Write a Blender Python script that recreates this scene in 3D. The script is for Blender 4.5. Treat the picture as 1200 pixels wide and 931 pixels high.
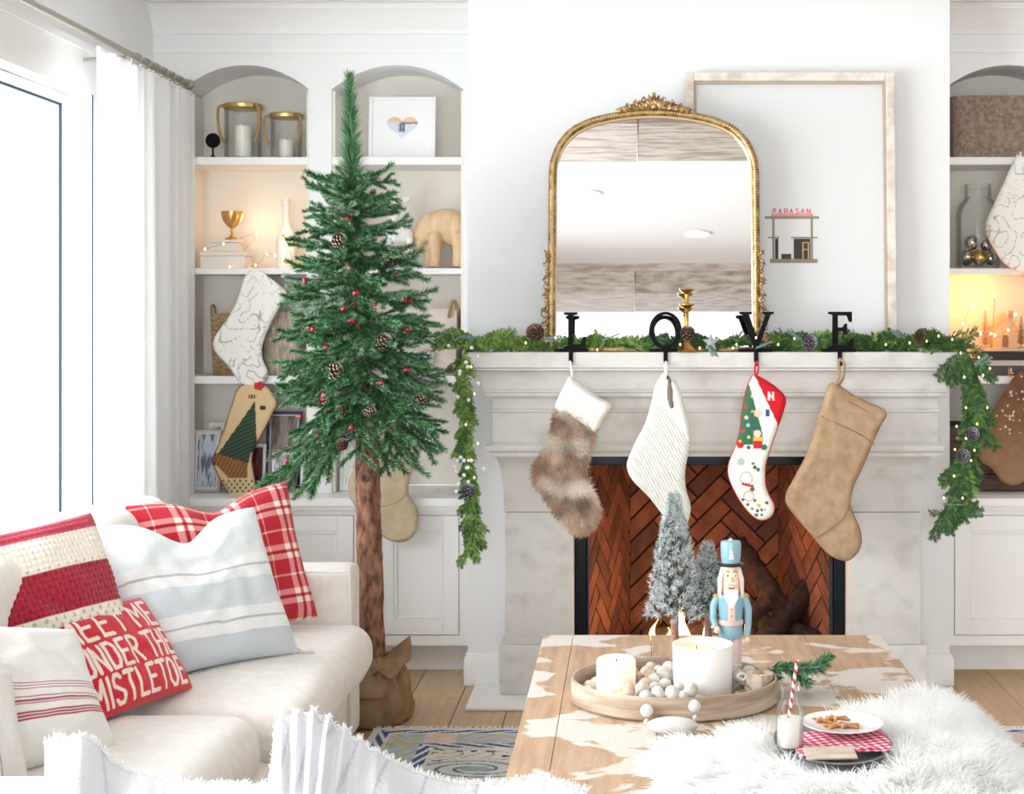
import bpy, bmesh, math, random
import numpy as np
from mathutils import Vector, Matrix, Euler, noise
from mathutils.geometry import delaunay_2d_cdt
random.seed(7); np.random.seed(7)
R = math.radians
PI = math.pi
scene = bpy.context.scene
COL = scene.collection
for o in list(bpy.data.objects): bpy.data.objects.remove(o)

# ------------------------------------------------------------------ camera
EYE = 1.46; FPX = 1750.0; VX, VY = 738.0, 366.0
cam_d = bpy.data.cameras.new('camera'); cam = bpy.data.objects.new('camera', cam_d); COL.objects.link(cam)
cam.location = (0, 0, EYE); cam.rotation_euler = (R(90), 0, 0)
cam_d.sensor_width = 36; cam_d.lens = FPX / 1200 * 36
cam_d.shift_x = -(VX - 600) / 1200; cam_d.shift_y = -(465.5 - VY) / 1200
cam_d.clip_start = 0.05; cam_d.clip_end = 60
scene.camera = cam
# ------------------------------------------------------------------ world, light, exposure
w = bpy.data.worlds.new('world'); scene.world = w; w.use_nodes = True
bg = w.node_tree.nodes['Background']; bg.inputs[0].default_value = (0.91, 0.96, 1.0, 1); bg.inputs[1].default_value = 1.9
def area(name, loc, rot, sx, sy, power, col):
    d = bpy.data.lights.new(name, 'AREA'); d.shape = 'RECTANGLE'; d.size = sx; d.size_y = sy; d.energy = power; d.color = col
    o = bpy.data.objects.new(name, d); COL.objects.link(o); o.location = loc; o.rotation_euler = rot
    return o
area('window_daylight', (-2.45, 3.6, 1.35), (0, R(-90), 0), 2.1, 3.6, 165, (0.92, 0.965, 1.0))
area('rear_fill_light', (-0.5, -5.05, 1.3), (R(90), 0, 0), 3.4, 2.4, 150, (0.93, 0.97, 1.0))  # soft fill lamp added out of view behind the camera
scene.view_settings.view_transform = 'Standard'; scene.view_settings.look = 'None'
scene.view_settings.gamma = 1; scene.view_settings.use_curve_mapping = False
scene.view_settings.exposure = 0.68
scene.cycles.max_bounces = 10; scene.cycles.glossy_bounces = 6; scene.cycles.diffuse_bounces = 5; scene.cycles.transparent_max_bounces = 16
scene.cycles.use_denoising = True; scene.cycles.sample_clamp_indirect = 6; scene.cycles.caustics_refractive = False; scene.cycles.caustics_reflective = False

def PX(px, Y): return (px - VX) * Y / FPX            # metres across at distance Y, measured off the photograph
def PZ(py, Y): return EYE - (py - VY) * Y / FPX      # height above the floor

# ------------------------------------------------------------------ materials
def srgb(r, g, b):
    f = lambda c: (c/255/12.92 if c/255 <= .04045 else ((c/255+.055)/1.055)**2.4)
    return (f(r), f(g), f(b))
MATS = {}
def mat(name, col=(.8,.8,.8), rough=.5, metal=0, col2=None, nscale=8, nstretch=(1,1,1), ramp=(.35,.65), bump=0, bscale=60, bstretch=(1,1,1),
        attr=False, trans=0, ior=1.45, emit=None, estr=0, sheen=0, alpha=1, sub=0, coat=0, detail=4, attr_noise=0):
    if name in MATS: return MATS[name]
    m = bpy.data.materials.new(name); m.use_nodes = True; nt = m.node_tree; N = nt.nodes; L = nt.links
    p = N['Principled BSDF']
    p.inputs['Base Color'].default_value = (*col, 1); p.inputs['Roughness'].default_value = rough; p.inputs['Metallic'].default_value = metal
    p.inputs['Transmission Weight'].default_value = trans; p.inputs['IOR'].default_value = ior; p.inputs['Alpha'].default_value = alpha
    p.inputs['Sheen Weight'].default_value = sheen; p.inputs['Coat Weight'].default_value = coat
    if sub: p.inputs['Subsurface Weight'].default_value = sub; p.inputs['Subsurface Radius'].default_value = (.02,.012,.008); p.inputs['Subsurface Scale'].default_value = 1
    if emit: p.inputs['Emission Color'].default_value = (*emit, 1); p.inputs['Emission Strength'].default_value = estr
    tc = N.new('ShaderNodeTexCoord')
    def nz(scale, st, det=4):
        mp = N.new('ShaderNodeMapping'); mp.inputs['Scale'].default_value = st; L.new(tc.outputs['Object'], mp.inputs['Vector'])
        n = N.new('ShaderNodeTexNoise'); n.inputs['Scale'].default_value = scale; n.inputs['Detail'].default_value = det; L.new(mp.outputs[0], n.inputs['Vector'])
        return n.outputs['Fac']
    if attr:
        a = N.new('ShaderNodeVertexColor'); a.layer_name = 'Col'
        if attr_noise:
            mx = N.new('ShaderNodeMix'); mx.data_type = 'RGBA'; mx.blend_type = 'MULTIPLY'; mx.inputs[0].default_value = attr_noise
            cr = N.new('ShaderNodeValToRGB'); cr.color_ramp.elements[0].color = (.55,.55,.55,1); cr.color_ramp.elements[0].position = .3; cr.color_ramp.elements[1].position = .65
            L.new(nz(nscale, nstretch, detail), cr.inputs[0]); L.new(a.outputs[0], mx.inputs[6]); L.new(cr.outputs[0], mx.inputs[7]); L.new(mx.outputs[2], p.inputs['Base Color'])
        else: L.new(a.outputs[0], p.inputs['Base Color'])
    elif col2 is not None:
        cr = N.new('ShaderNodeValToRGB'); e = cr.color_ramp.elements
        e[0].color = (*col, 1); e[1].color = (*col2, 1); e[0].position, e[1].position = ramp
        L.new(nz(nscale, nstretch, detail), cr.inputs[0]); L.new(cr.outputs[0], p.inputs['Base Color'])
    if bump:
        b = N.new('ShaderNodeBump'); b.inputs['Strength'].default_value = bump; b.inputs['Distance'].default_value = .01
        L.new(nz(bscale, bstretch), b.inputs['Height']); L.new(b.outputs[0], p.inputs['Normal'])
    MATS[name] = m
    return m

# ------------------------------------------------------------------ mesh building
class B:
    def __init__(s): s.v = []; s.f = []; s.c = []; s.T = Matrix()
    def add(s, vs, fs, col=None):
        n = len(s.v); T = s.T
        s.v += [tuple(T @ Vector(v)) for v in vs]; s.f += [tuple(i+n for i in f) for f in fs]
        s.c += [col or (1,1,1)] * len(vs)
        return s
    def box(s, x0, x1, y0, y1, z0, z1, col=None):
        return s.add([(x0,y0,z0),(x1,y0,z0),(x1,y1,z0),(x0,y1,z0),(x0,y0,z1),(x1,y0,z1),(x1,y1,z1),(x0,y1,z1)],
              [(0,3,2,1),(4,5,6,7),(0,1,5,4),(1,2,6,5),(2,3,7,6),(3,0,4,7)], col)
    def bbox(s, x0, x1, y0, y1, z0, z1, r=.004, col=None):   # box with chamfered edges
        bm = bmesh.new(); bmesh.ops.create_cube(bm, size=1)
        for v in bm.verts: v.co = Vector(((x0+x1)/2+v.co.x*(x1-x0), (y0+y1)/2+v.co.y*(y1-y0), (z0+z1)/2+v.co.z*(z1-z0)))
        bmesh.ops.bevel(bm, geom=bm.edges[:], offset=r, segments=2, affect='EDGES', profile=.6)
        bm.verts.index_update(); s.add([v.co[:] for v in bm.verts], [[v.index for v in f.verts] for f in bm.faces], col); bm.free(); return s
    def tube(s, pts, rad, n=8, cap=True, col=None, closed=False):
        pts = [Vector(p) for p in pts]; k = len(pts)
        if not hasattr(rad, '__len__'): rad = [rad]*k
        vs = []; up = None
        for i, p in enumerate(pts):
            d = (pts[(i+1) % k] - pts[i-1]) if closed else (pts[min(i+1,k-1)] - pts[max(i-1,0)])
            if d.length < 1e-9: d = Vector((0,0,1))
            d.normalize()
            if up is None: up = Vector((0,0,1)) if abs(d.z) < .9 else Vector((1,0,0))
            a = d.cross(up)
            if a.length < 1e-6: a = d.orthogonal()
            a.normalize(); b = a.cross(d); up = b
            for j in range(n):
                t = 2*PI*j/n; vs.append(p + (a*math.cos(t) + b*math.sin(t))*rad[i])
        fs = []
        for i in range(k if closed else k-1):
            for j in range(n):
                i2 = (i+1) % k
                fs.append((i*n+j, i*n+(j+1)%n, i2*n+(j+1)%n, i2*n+j))
        if cap and not closed: fs += [tuple(range(n-1,-1,-1)), tuple(range((k-1)*n, k*n))]
        return s.add(vs, fs, col)
    def lathe(s, prof, n=32, c=(0,0,0), sx=1, sy=1, col=None):
        vs = []; fs = []; k = len(prof)
        for r, z in prof:
            for j in range(n):
                t = 2*PI*j/n; vs.append((c[0]+r*sx*math.cos(t), c[1]+r*sy*math.sin(t), c[2]+z))
        for i in range(k-1):
            for j in range(n): fs.append((i*n+j, i*n+(j+1)%n, (i+1)*n+(j+1)%n, (i+1)*n+j))
        if prof[0][0] > 1e-6: fs.append(tuple(range(n-1,-1,-1)))
        if prof[-1][0] > 1e-6: fs.append(tuple(range((k-1)*n, k*n)))
        return s.add(vs, fs, col)
    def ball(s, c, r, n=12, m=8, sc=(1,1,1), col=None):
        vs = []; fs = []
        for i in range(m+1):
            a = PI*i/m
            for j in range(n):
                t = 2*PI*j/n; vs.append((c[0]+r*sc[0]*math.sin(a)*math.cos(t), c[1]+r*sc[1]*math.sin(a)*math.sin(t), c[2]+r*sc[2]*math.cos(a)))
        for i in range(m):
            for j in range(n): fs.append((i*n+j, (i+1)*n+j, (i+1)*n+(j+1)%n, i*n+(j+1)%n))
        return s.add(vs, fs, col)
    def rings(s, rings, cap0=True, cap1=True, closed=True, col=None):
        n = len(rings[0]); vs = [p for r in rings for p in r]; fs = []
        for i in range(len(rings)-1):
            for j in range(n if closed else n-1): fs.append((i*n+j, i*n+(j+1)%n, (i+1)*n+(j+1)%n, (i+1)*n+j))
        if cap0: fs.append(tuple(range(n-1,-1,-1)))
        if cap1: fs.append(tuple(range((len(rings)-1)*n, len(rings)*n)))
        return s.add(vs, fs, col)
    def rbox(s, x0, x1, y0, y1, z0, z1, r, n=10, puff=0, wob=0, col=None):   # soft upholstery block
        cx, cy, cz = (x0+x1)/2, (y0+y1)/2, (z0+z1)/2; hx, hy, hz = (x1-x0)/2, (y1-y0)/2, (z1-z0)/2
        bm = bmesh.new(); bmesh.ops.create_cube(bm, size=2); bmesh.ops.subdivide_edges(bm, edges=bm.edges[:], cuts=n*2, use_grid_fill=True)
        for v in bm.verts:
            q = Vector((math.copysign(abs(v.co.x)**.8, v.co.x)*hx, math.copysign(abs(v.co.y)**.8, v.co.y)*hy, math.copysign(abs(v.co.z)**.8, v.co.z)*hz))
            rr = min(r, hx, hy, hz)
            c = Vector((max(-hx+rr, min(hx-rr, q.x)), max(-hy+rr, min(hy-rr, q.y)), max(-hz+rr, min(hz-rr, q.z))))
            d = q - c
            if d.length > 1e-7: q = c + d.normalized()*rr
            u, w_ = q.x/hx, q.y/hy
            if q.z > 0: q.z += puff*(1-u*u)*(1-w_*w_)
            if wob: q += noise.noise_vector(Vector((q.x+cx, q.y+cy, q.z+cz))*6)*wob
            v.co = q + Vector((cx, cy, cz))
        bm.verts.index_update(); s.add([v.co[:] for v in bm.verts], [[v.index for v in f.verts] for f in bm.faces], col); bm.free(); return s
    def prism(s, pts, y0, y1, col=None):      # polygon in XZ pushed along Y
        n = len(pts)
        vs = [(x, y0, z) for x, z in pts] + [(x, y1, z) for x, z in pts]
        fs = [tuple(range(n)), tuple(range(2*n-1, n-1, -1))] + [(i, i+n, (i+1)%n+n, (i+1)%n) for i in range(n)]
        return s.add(vs, fs, col)
    def done(s, name, m, parent=None, smooth=35, loc=None, colors=None, two=None):
        me = bpy.data.meshes.new(name); me.from_pydata(s.v, [], s.f); me.update()
        bm = bmesh.new(); bm.from_mesh(me); bmesh.ops.recalc_face_normals(bm, faces=bm.faces[:]) if len(bm.faces) < 60000 and two is None else None; bm.to_mesh(me); bm.free()
        if smooth: me.shade_smooth(); me.set_sharp_from_angle(angle=R(smooth)) if smooth < 180 else None
        ca = colors if colors is not None else (s.c if any(c != (1,1,1) for c in s.c) else None)
        if ca is not None:
            at = me.color_attributes.new('Col', 'FLOAT_COLOR', 'POINT'); arr = np.ones((len(s.v), 4), dtype=np.float32); arr[:, :3] = np.array(ca, dtype=np.float32)
            at.data.foreach_set('color', arr.ravel())
        me.materials.append(m)
        o = bpy.data.objects.new(name, me); COL.objects.link(o)
        if parent is not None: o.parent = parent
        if loc is not None: o.location = loc
        return o
def tag(o, label=None, cat=None, group=None, kind=None):
    if label: o['label'] = label
    if cat: o['category'] = cat
    if group: o['group'] = group
    if kind: o['kind'] = kind
    return o
def thing(name, label, cat, loc=(0,0,0), rz=0, group=None):
    o = bpy.data.objects.new(name, None); COL.objects.link(o); o.location = loc; o.rotation_euler = (0,0,rz); o.empty_display_size = .05
    return tag(o, label, cat, group)
def struct(o): o['kind'] = 'structure'; return o
def share(src, name, parent, M_=None, label=None):    # another object on the same mesh
    o = bpy.data.objects.new(name, src.data if hasattr(src, 'data') else src); COL.objects.link(o); o.parent = parent
    if M_ is not None: o.matrix_local = M_
    if label: o['label'] = label
    return o
def dup(root, loc=None, rz=None, label=None, group=None):
    r = root.copy(); COL.objects.link(r)
    if loc is not None: r.location = loc
    if rz is not None: r.rotation_euler = (0,0,rz)
    if label: r['label'] = label
    if group: r['group'] = group
    for ch in list(root.children):
        c = ch.copy(); COL.objects.link(c); c.parent = r
        for g in ch.children:
            d = g.copy(); COL.objects.link(d); d.parent = c
    return r
def molding(prof, x0, x1, yf, yb, b=None):     # (outward, z) profile wrapped round front and two ends
    b = b or B(); rings = []
    for o_, z in prof: rings.append([(x0-o_, yb, z), (x0-o_, yf-o_, z), (x1+o_, yf-o_, z), (x1+o_, yb, z)])
    return b.rings(rings)
def lerp(a, b, t): return a + (b-a)*t
def mixc(a, b, t): return tuple(a[i] + (b[i]-a[i])*t for i in range(3))
def jit(c, k): f = 1 + random.uniform(-k, k); return tuple(max(0, x*f) for x in c)
def interp(x, tab):
    if x <= tab[0][0]: return tab[0][1]
    for (a, b), (c, d) in zip(tab, tab[1:]):
        if x <= c: return b + (d-b)*(x-a)/(c-a)
    return tab[-1][1]
def smooth_path(pts, n=8):
    P = [Vector(p) for p in pts]; out = []
    for i in range(len(P)-1):
        p0, p1, p2, p3 = P[max(i-1,0)], P[i], P[i+1], P[min(i+2, len(P)-1)]
        for k in range(n):
            t = k/n; out.append(0.5*((2*p1)+(-p0+p2)*t+(2*p0-5*p1+4*p2-p3)*t*t+(-p0+3*p1-3*p2+p3)*t**3))
    out.append(P[-1]); return out

# ------------------------------------------------------------------ common materials
WALL = mat('wall_paint', srgb(238,238,238), .65, bump=.03, bscale=40)
TRIM = mat('white_trim_paint', srgb(241,240,238), .42)
NICHE = mat('niche_paint', srgb(238,232,222), .7)
CEILM = mat('ceiling_paint', srgb(244,244,244), .8)
BLACK = mat('black_iron', srgb(14,14,18), .8, bump=.1, bscale=90); BLACK.node_tree.nodes['Principled BSDF'].inputs['Specular IOR Level'].default_value = .2
STONE = mat('mantel_limestone', srgb(198,195,189), .62, col2=srgb(213,210,205), nscale=9, nstretch=(1,1,1.3), ramp=(.30,.50), bump=.35, bscale=28, detail=9)
GOLD = mat('antique_gold', srgb(128,98,62), .42, .85, col2=srgb(196,166,118), nscale=40, bump=.2, bscale=120)
GLASS = mat('clear_glass', (1,1,1), .02)      # thin clear glass: see-through with a Fresnel sheen
_nt = GLASS.node_tree; _t = _nt.nodes.new('ShaderNodeBsdfTransparent'); _t.inputs[0].default_value = (.985,.99,.987,1); _g = _nt.nodes.new('ShaderNodeBsdfGlossy'); _g.inputs['Roughness'].default_value = .03
_f = _nt.nodes.new('ShaderNodeLayerWeight'); _f.inputs['Blend'].default_value = .22; _m = _nt.nodes.new('ShaderNodeMixShader'); _q = _nt.nodes.new('ShaderNodeMath'); _q.operation = 'MULTIPLY'; _q.inputs[1].default_value = .6; _nt.links.new(_f.outputs['Fresnel'], _q.inputs[0]); _nt.links.new(_q.outputs[0], _m.inputs[0])
_nt.links.new(_t.outputs[0], _m.inputs[1]); _nt.links.new(_g.outputs[0], _m.inputs[2]); _nt.links.new(_m.outputs[0], _nt.nodes['Material Output'].inputs[0])
LINEN = mat('sofa_linen', srgb(230,225,218), .9, col2=srgb(238,234,228), nscale=30, bump=.25, bscale=420, sheen=.2)
WAX = mat('candle_wax', srgb(248,240,228), .5, sub=.5)
BULB = mat('warm_bulb', (1,.8,.45), .4, emit=(1,.62,.22), estr=5)
# ================================================================== THE ROOM
YW, YC = 6.15, 5.853            # alcove wall face, chimney breast face
XL, XR, YB, ZC = -1.96, 3.6, -5.0, 2.72
# floor: wide oak planks running away from the camera
fl = B().box(XL-.3, XR+.1, YB, 6.75, -.08, -.022).done('floor', mat('subfloor', srgb(96,74,54), .8)); struct(fl)
OAK = [mat('oak_plank_%s' % n, srgb(*a), .5, col2=srgb(*b), nscale=5, nstretch=(9,.7,1), ramp=(.3,.7), bump=.12, bscale=20, bstretch=(10,.6,1), detail=6)
       for n, a, b in (('pale',(190,160,128),(206,178,146)), ('warm',(182,150,117),(200,170,138)), ('honey',(176,146,112),(196,164,130)))]
pw = .19; i = 0; x = XL-.2
while x < XR:
    y = YB + random.uniform(0, 1.2) - 1.2
    while y < 6.7:
        ln = random.uniform(1.6, 2.4); y1 = min(y+ln, 6.72); y0 = max(y, YB)
        if y1-y0 > .05 and y1 > 1.0:
            B().bbox(-(pw-.003)/2, (pw-.003)/2, -(y1-y0)/2+.0015, (y1-y0)/2-.0015, -.021, 0, .0012).done('plank', random.choice(OAK), fl, loc=(x+pw/2, (y0+y1)/2, random.uniform(-.0008, 0)), smooth=0)
        y += ln
    x += pw
cl = B().box(XL-.3, XR+.1, YB, 6.75, ZC, ZC+.1).done('ceiling', CEILM); struct(cl)
# whitewashed timber beams with lighter trim, seen only in the mirror
BEAM = mat('whitewashed_beam', srgb(150,136,122), .75, col2=srgb(200,190,178), nscale=6, nstretch=(1.2,5,5), ramp=(.35,.6), bump=.3, bscale=18, detail=7)
BEAM2 = mat('whitewashed_beam_pale', srgb(166,150,138), .75, col2=srgb(208,198,188), nscale=5, nstretch=(1.2,6,6), ramp=(.35,.6), bump=.3, bscale=18, detail=7)
for k, (y0, y1, zb_) in enumerate(((3.86, 4.5, 2.545), (-.25, .5, 2.50))):
    bt = B().box(.04, XR, y0, y1, zb_, ZC).done('trim_%d' % (k+1), BEAM); struct(bt)
    B().box(XL, .036, y0-.006, y1+.006, zb_-.003, ZC).done('beam_sleeve', BEAM2, bt)
    B().box(XL, XR, y1+.0005, y1+.02, 2.665, ZC).done('beam_trim', BEAM2, bt)
for k, (lx, ly) in enumerate(((-.25, 2.55), (.45, 1.5))):
    t = thing('recessed_light', ('round recessed ceiling light reflected at the left of the mirror', 'small round recessed ceiling light reflected lower in the mirror')[k], 'light', (lx, ly, ZC-.012), group='recessed lights')
    B().lathe([(.075,.0), (.085,.0),(.085,.012),(.075,.012)], 28).done('trim_ring', TRIM, t)
    B().lathe([(.074,.006),(.0,.004)], 28).done('diffuser', mat('lamp_diffuser', (.9,.9,.9), .4, emit=(1,.97,.92), estr=.9), t)
# left wall with the tall window
WY0, WY1, WZ0, WZ1 = 1.9, 5.38, .42, 2.24
b = B().box(XL-.2, XL, YB, WY0, 0, ZC).box(XL-.2, XL, WY1, 6.75, 0, ZC).box(XL-.2, XL, WY0, WY1, 0, WZ0).box(XL-.2, XL, WY0, WY1, WZ1, ZC)
struct(b.done('wall_left', WALL, smooth=0))
win = struct(B().box(XL+.0005, XL+.022, WY0-.14, WY0, WZ0-.12, WZ1+.15).box(XL+.0005, XL+.022, WY1, WY1+.14, WZ0-.12, WZ1+.15).box(XL+.0005, XL+.022, WY0, WY1, WZ1, WZ1+.15).box(XL+.0005, XL+.03, WY0, WY1, WZ0-.12, WZ0)
     .box(XL+.0005, XL+.035, WY0-.16, WY1+.16, WZ1+.15, WZ1+.175).done('window_1', TRIM, smooth=0))
fb = B()
for y0, y1 in ((WY0+.001, WY0+.05), (3.55, 3.65), (WY1-.032, WY1-.001)): fb.bbox(XL-.12, XL-.05, y0, y1, WZ0+.001, WZ1-.001, .006)
fb.bbox(XL-.119, XL-.051, WY0+.002, WY1-.002, WZ1-.032, WZ1-.002, .006); fb.bbox(XL-.119, XL-.051, WY0+.002, WY1-.002, WZ0+.002, WZ0+.05, .006)
fb.done('window_frame', TRIM, win, smooth=0)
GASK = mat('blue_gasket', srgb(34,60,80), .8)
for y0, y1 in ((WY0+.05, 3.55), (3.65, WY1-.032)):
    B().box(XL-.088, XL-.084, y0, y1, WZ0+.05, WZ1-.032).done('pane', GLASS, win, smooth=0)
    B().box(XL-.082, XL-.074, y1-.010, y1+.0002, WZ0+.05, WZ1-.032).box(XL-.082, XL-.074, y0, y1, WZ1-.040, WZ1-.0318).done('gasket', GASK, win, smooth=0)
B().box(XL+.0222, XL+.0245, WY1-.001, WY1+.008, .44, WZ1+.004).done('casing_edge', GASK, win, smooth=0)
# right and rear walls (rear wall has a wide opening that lets daylight in)
struct(B().box(XR, XR+.1, YB, 6.75, 0, ZC).done('wall_right', WALL, smooth=0))
struct(B().box(XL, -1.8, YB-.1, YB, 0, ZC).box(2.2, XR, YB-.1, YB, 0, ZC).box(-1.8, 2.2, YB-.1, YB, 2.5, ZC).done('wall_rear', WALL, smooth=0))
# alcove wall with three segmental arches
NX = [(-1.845, -1.321), (-1.228, -.685), (1.290, 1.835)]
SPR, APX = 2.378, 2.478        # arch springing and apex
CT = .716                      # counter top height
def arch(x, a, b_):
    c = (a+b_)/2; h = (b_-a)/2; u = (x-c)/h
    return SPR + (APX-SPR)*(1-abs(u)**2.1)
b = B(); yb = YW+.30
edges = [XL, NX[0][0], NX[0][1], NX[1][0], NX[1][1], -.60]
for x0, x1 in ((XL, NX[0][0]), (NX[0][1], NX[1][0]), (NX[1][1], -.60), (1.22, NX[2][0]), (NX[2][1], XR)): b.box(x0, x1, YW, yb, 0, ZC)
for a, c in NX:
    n = 28
    for k in range(n):
        xa, xb = a+(c-a)*k/n, a+(c-a)*(k+1)/n; za, zb = arch(xa, a, c), arch(xb, a, c)
        b.add([(xa,YW,za),(xb,YW,zb),(xb,YW,ZC),(xa,YW,ZC),(xa,yb,za),(xb,yb,zb)], [(0,1,2,3),(0,4,5,1)])
struct(b.done('wall_back', WALL, smooth=20))
# crown moulding
def crown(x0, x1, y, name):
    z = ZC; pr = [(0, z-.115), (.012, z-.115), (.014, z-.098), (.022, z-.09), (.035, z-.065), (.055, z-.035), (.075, z-.022), (.078, z-.012), (.085, z-.01), (.085, z)]
    vs = []
    for o_, zz in pr: vs += [(x0, y-o_, zz), (x1, y-o_, zz)]
    b = B().add(vs, [(2*i, 2*i+1, 2*i+3, 2*i+2) for i in range(len(pr)-1)])
    b.box(x0, x1, y-.085, y, z-.001, z)
    struct(b.done(name, TRIM, smooth=40))
crown(XL, -.62, YW, 'trim_3'); crown(1.24, XR, YW, 'trim_4')
struct(B().box(XL, -.64, YW-.008, YW-.0005, 2.53, 2.545).box(1.26, XR, YW-.008, YW-.0005, 2.53, 2.545).done('trim_5', TRIM, smooth=0))
# chimney breast
CX0, CX1, OX0, OX1, OZ = -.635, 1.254, -.214, .833, .919
struct(B().box(CX0, OX0, YC, 6.74, 0, OZ).box(OX1, CX1, YC, 6.74, 0, OZ).box(CX0, CX1, YC, 6.74, OZ, ZC).done('wall_chimney', WALL, smooth=0))
b = molding([(.014,0),(.014,.10),(.008,.112),(.008,.12),(0,.122)], CX0, -.486, YC, YC+.25)
struct(b.done('baseboard_chimney_left', TRIM, smooth=30))
struct(molding([(.014,0),(.014,.10),(.008,.112),(.008,.12),(0,.122)], 1.135, CX1, YC, YC+.25).done('baseboard_chimney_right', TRIM, smooth=30))
struct(B().bbox(-.602, 1.212, 5.46, 5.88, 0.0005, .012, .003).done('hearth_slab', mat('hearth_white', srgb(236,236,234), .4)))

# ================================================================== BUILT-INS
SHZ = [(PZ(184,YW), PZ(193,YW)), (PZ(314.5,YW), PZ(321.5,YW)), (PZ(441,YW), PZ(450,YW))]
bl = ['white built-in arched bookcase left of the tall tree, nearest the window', 'white built-in arched bookcase behind the tall tree', 'dim built-in arched bookcase to the right of the chimney breast']
for k, (a, c) in enumerate(NX):
    t = thing('built_in_bookcase', bl[k], 'bookcase', ((a+c)/2, YW, CT), group='arched built-in bookcases'); h = (c-a)/2
    top = APX - CT
    B().box(-h, h, .275, .295, 0, top+.02).done('back_panel', NICHE, t, smooth=0)
    for s in (-1, 1): B().box(min(s*h, s*(h-.012)), max(s*h, s*(h-.012)), .012, .275, 0, SPR-CT-.004).done('side_panel', NICHE, t, smooth=0)
    for z1, z0 in SHZ:
        B().bbox(-h+.001, h-.001, .002, .274, z0-CT, z1-CT, .002).done('shelf', TRIM, t, smooth=0)
# base cabinets
def base_cabinet(x0, x1, label):
    t = thing('base_cabinet', label, 'cabinet', ((x0+x1)/2, 6.0, 0), group='white base cabinets'); h = (x1-x0)/2 - .0015
    B().box(-h, h, .012, .145, .12, CT-.034).done('body', TRIM, t, smooth=0)
    B().box(-h, h, .10, .145, 0, .12).done('toe_kick', TRIM, t, smooth=0)
    b = B()
    b.box(-h, -h+.045, 0, .012, .12, CT-.034); b.box(h-.045, h, 0, .012, .12, CT-.034); b.box(-h+.045, h-.045, 0, .012, .12, .16); b.box(-h+.045, h-.045, 0, .012, CT-.07, CT-.034)
    b.done('face_frame', TRIM, t, smooth=0)
    dx0, dx1, dz0, dz1 = -h+.049, h-.049, .164, CT-.074
    d = B(); w_ = .062
    d.bbox(dx0, dx0+w_, -.004, .0115, dz0, dz1, .002); d.bbox(dx1-w_, dx1, -.004, .0115, dz0, dz1, .002); d.bbox(dx0+w_, dx1-w_, -.004, .0115, dz0, dz0+w_, .002); d.bbox(dx0+w_, dx1-w_, -.004, .0115, dz1-w_, dz1, .002)
    d.box(dx0+w_, dx1-w_, .006, .0114, dz0+w_, dz1-w_)
    door = d.done('door', TRIM, t, smooth=0)
    q = B(); e = .012; ix0, ix1, iz0, iz1 = dx0+w_, dx1-w_, dz0+w_, dz1-w_
    for r_ in ((ix0, ix0+e, iz0, iz1), (ix1-e, ix1, iz0, iz1), (ix0+e, ix1-e, iz0, iz0+e), (ix0+e, ix1-e, iz1-e, iz1)): q.bbox(r_[0], r_[1], -.001, .0058, r_[2], r_[3], .003)
    q.done('panel_bead', TRIM, door, smooth=0)
    return t
base_cabinet(XL+.002, -1.52, 'white base cabinet hidden low beside the window curtain')
base_cabinet(-1.52, -1.06, 'white panelled base cabinet behind the sofa arm, left of the tree trunk')
base_cabinet(-1.06, CX0-.002, 'white panelled base cabinet right of the tree trunk')
base_cabinet(CX1+.002, 1.80, 'white panelled base cabinet right of the fireplace')
base_cabinet(1.80, 2.35, 'white base cabinet beyond the right edge of the fireplace cabinet')
for x0, x1, lb in ((XL+.002, CX0-.002, 'long white countertop below the two left bookcases'), (CX1+.002, 2.35, 'white countertop below the right bookcase')):
    t = thing('countertop', lb, 'countertop', ((x0+x1)/2, 5.96, CT-.034), group='white countertops'); h = (x1-x0)/2
    B().bbox(-h, h, 0, .189, .001, .034, .004).done('slab', TRIM, t, smooth=0)
    B().bbox(-h, h, .018, .038, -.016, .0005, .003).done('edge_moulding', TRIM, t, smooth=0)
for k, (a, c) in enumerate(NX):
    struct(B().box(a+.0005, c-.0005, YW+.0005, YW+.274, CT-.05, CT-.0005).done('trim_%d' % (6+k), TRIM, smooth=0))

# ================================================================== FIREPLACE
F = 5.60
t = thing('fireplace_mantel', 'carved pale limestone fireplace surround with a stepped mantel shelf', 'fireplace', (0,0,0))
pr = [(.0,.919),(.010,.919),(.010,.934),(.020,.939),(.023,.948),(.020,.960),(.006,.968),(0,.974)]
molding(pr, -.515, 1.155, F, YC-.001).done('architrave', STONE, t, smooth=30)
molding([(0,.9745),(0,1.083),(.006,1.086),(.006,1.094),(0,1.097),(0,1.1395)], -.515, 1.155, F, YC-.001).done('frieze', STONE, t, smooth=30)
pr = [(0,1.140),(.024,1.143),(.027,1.150),(.024,1.158),(.031,1.161),(.032,1.171)] + [(.034+.040*(1-math.cos(a)), 1.174+.070*math.sin(a)) for a in [PI/2*i/8 for i in range(9)]] + [(.074,1.2515)]
molding(pr, -.515, 1.155, F, YC-.001).done('cornice', STONE, t, smooth=30)
molding([(.076,1.252),(.084,1.255),(.084,1.309),(.081,1.312)], -.515, 1.155, F, YC-.001).done('mantel_shelf', STONE, t, smooth=30)
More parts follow.
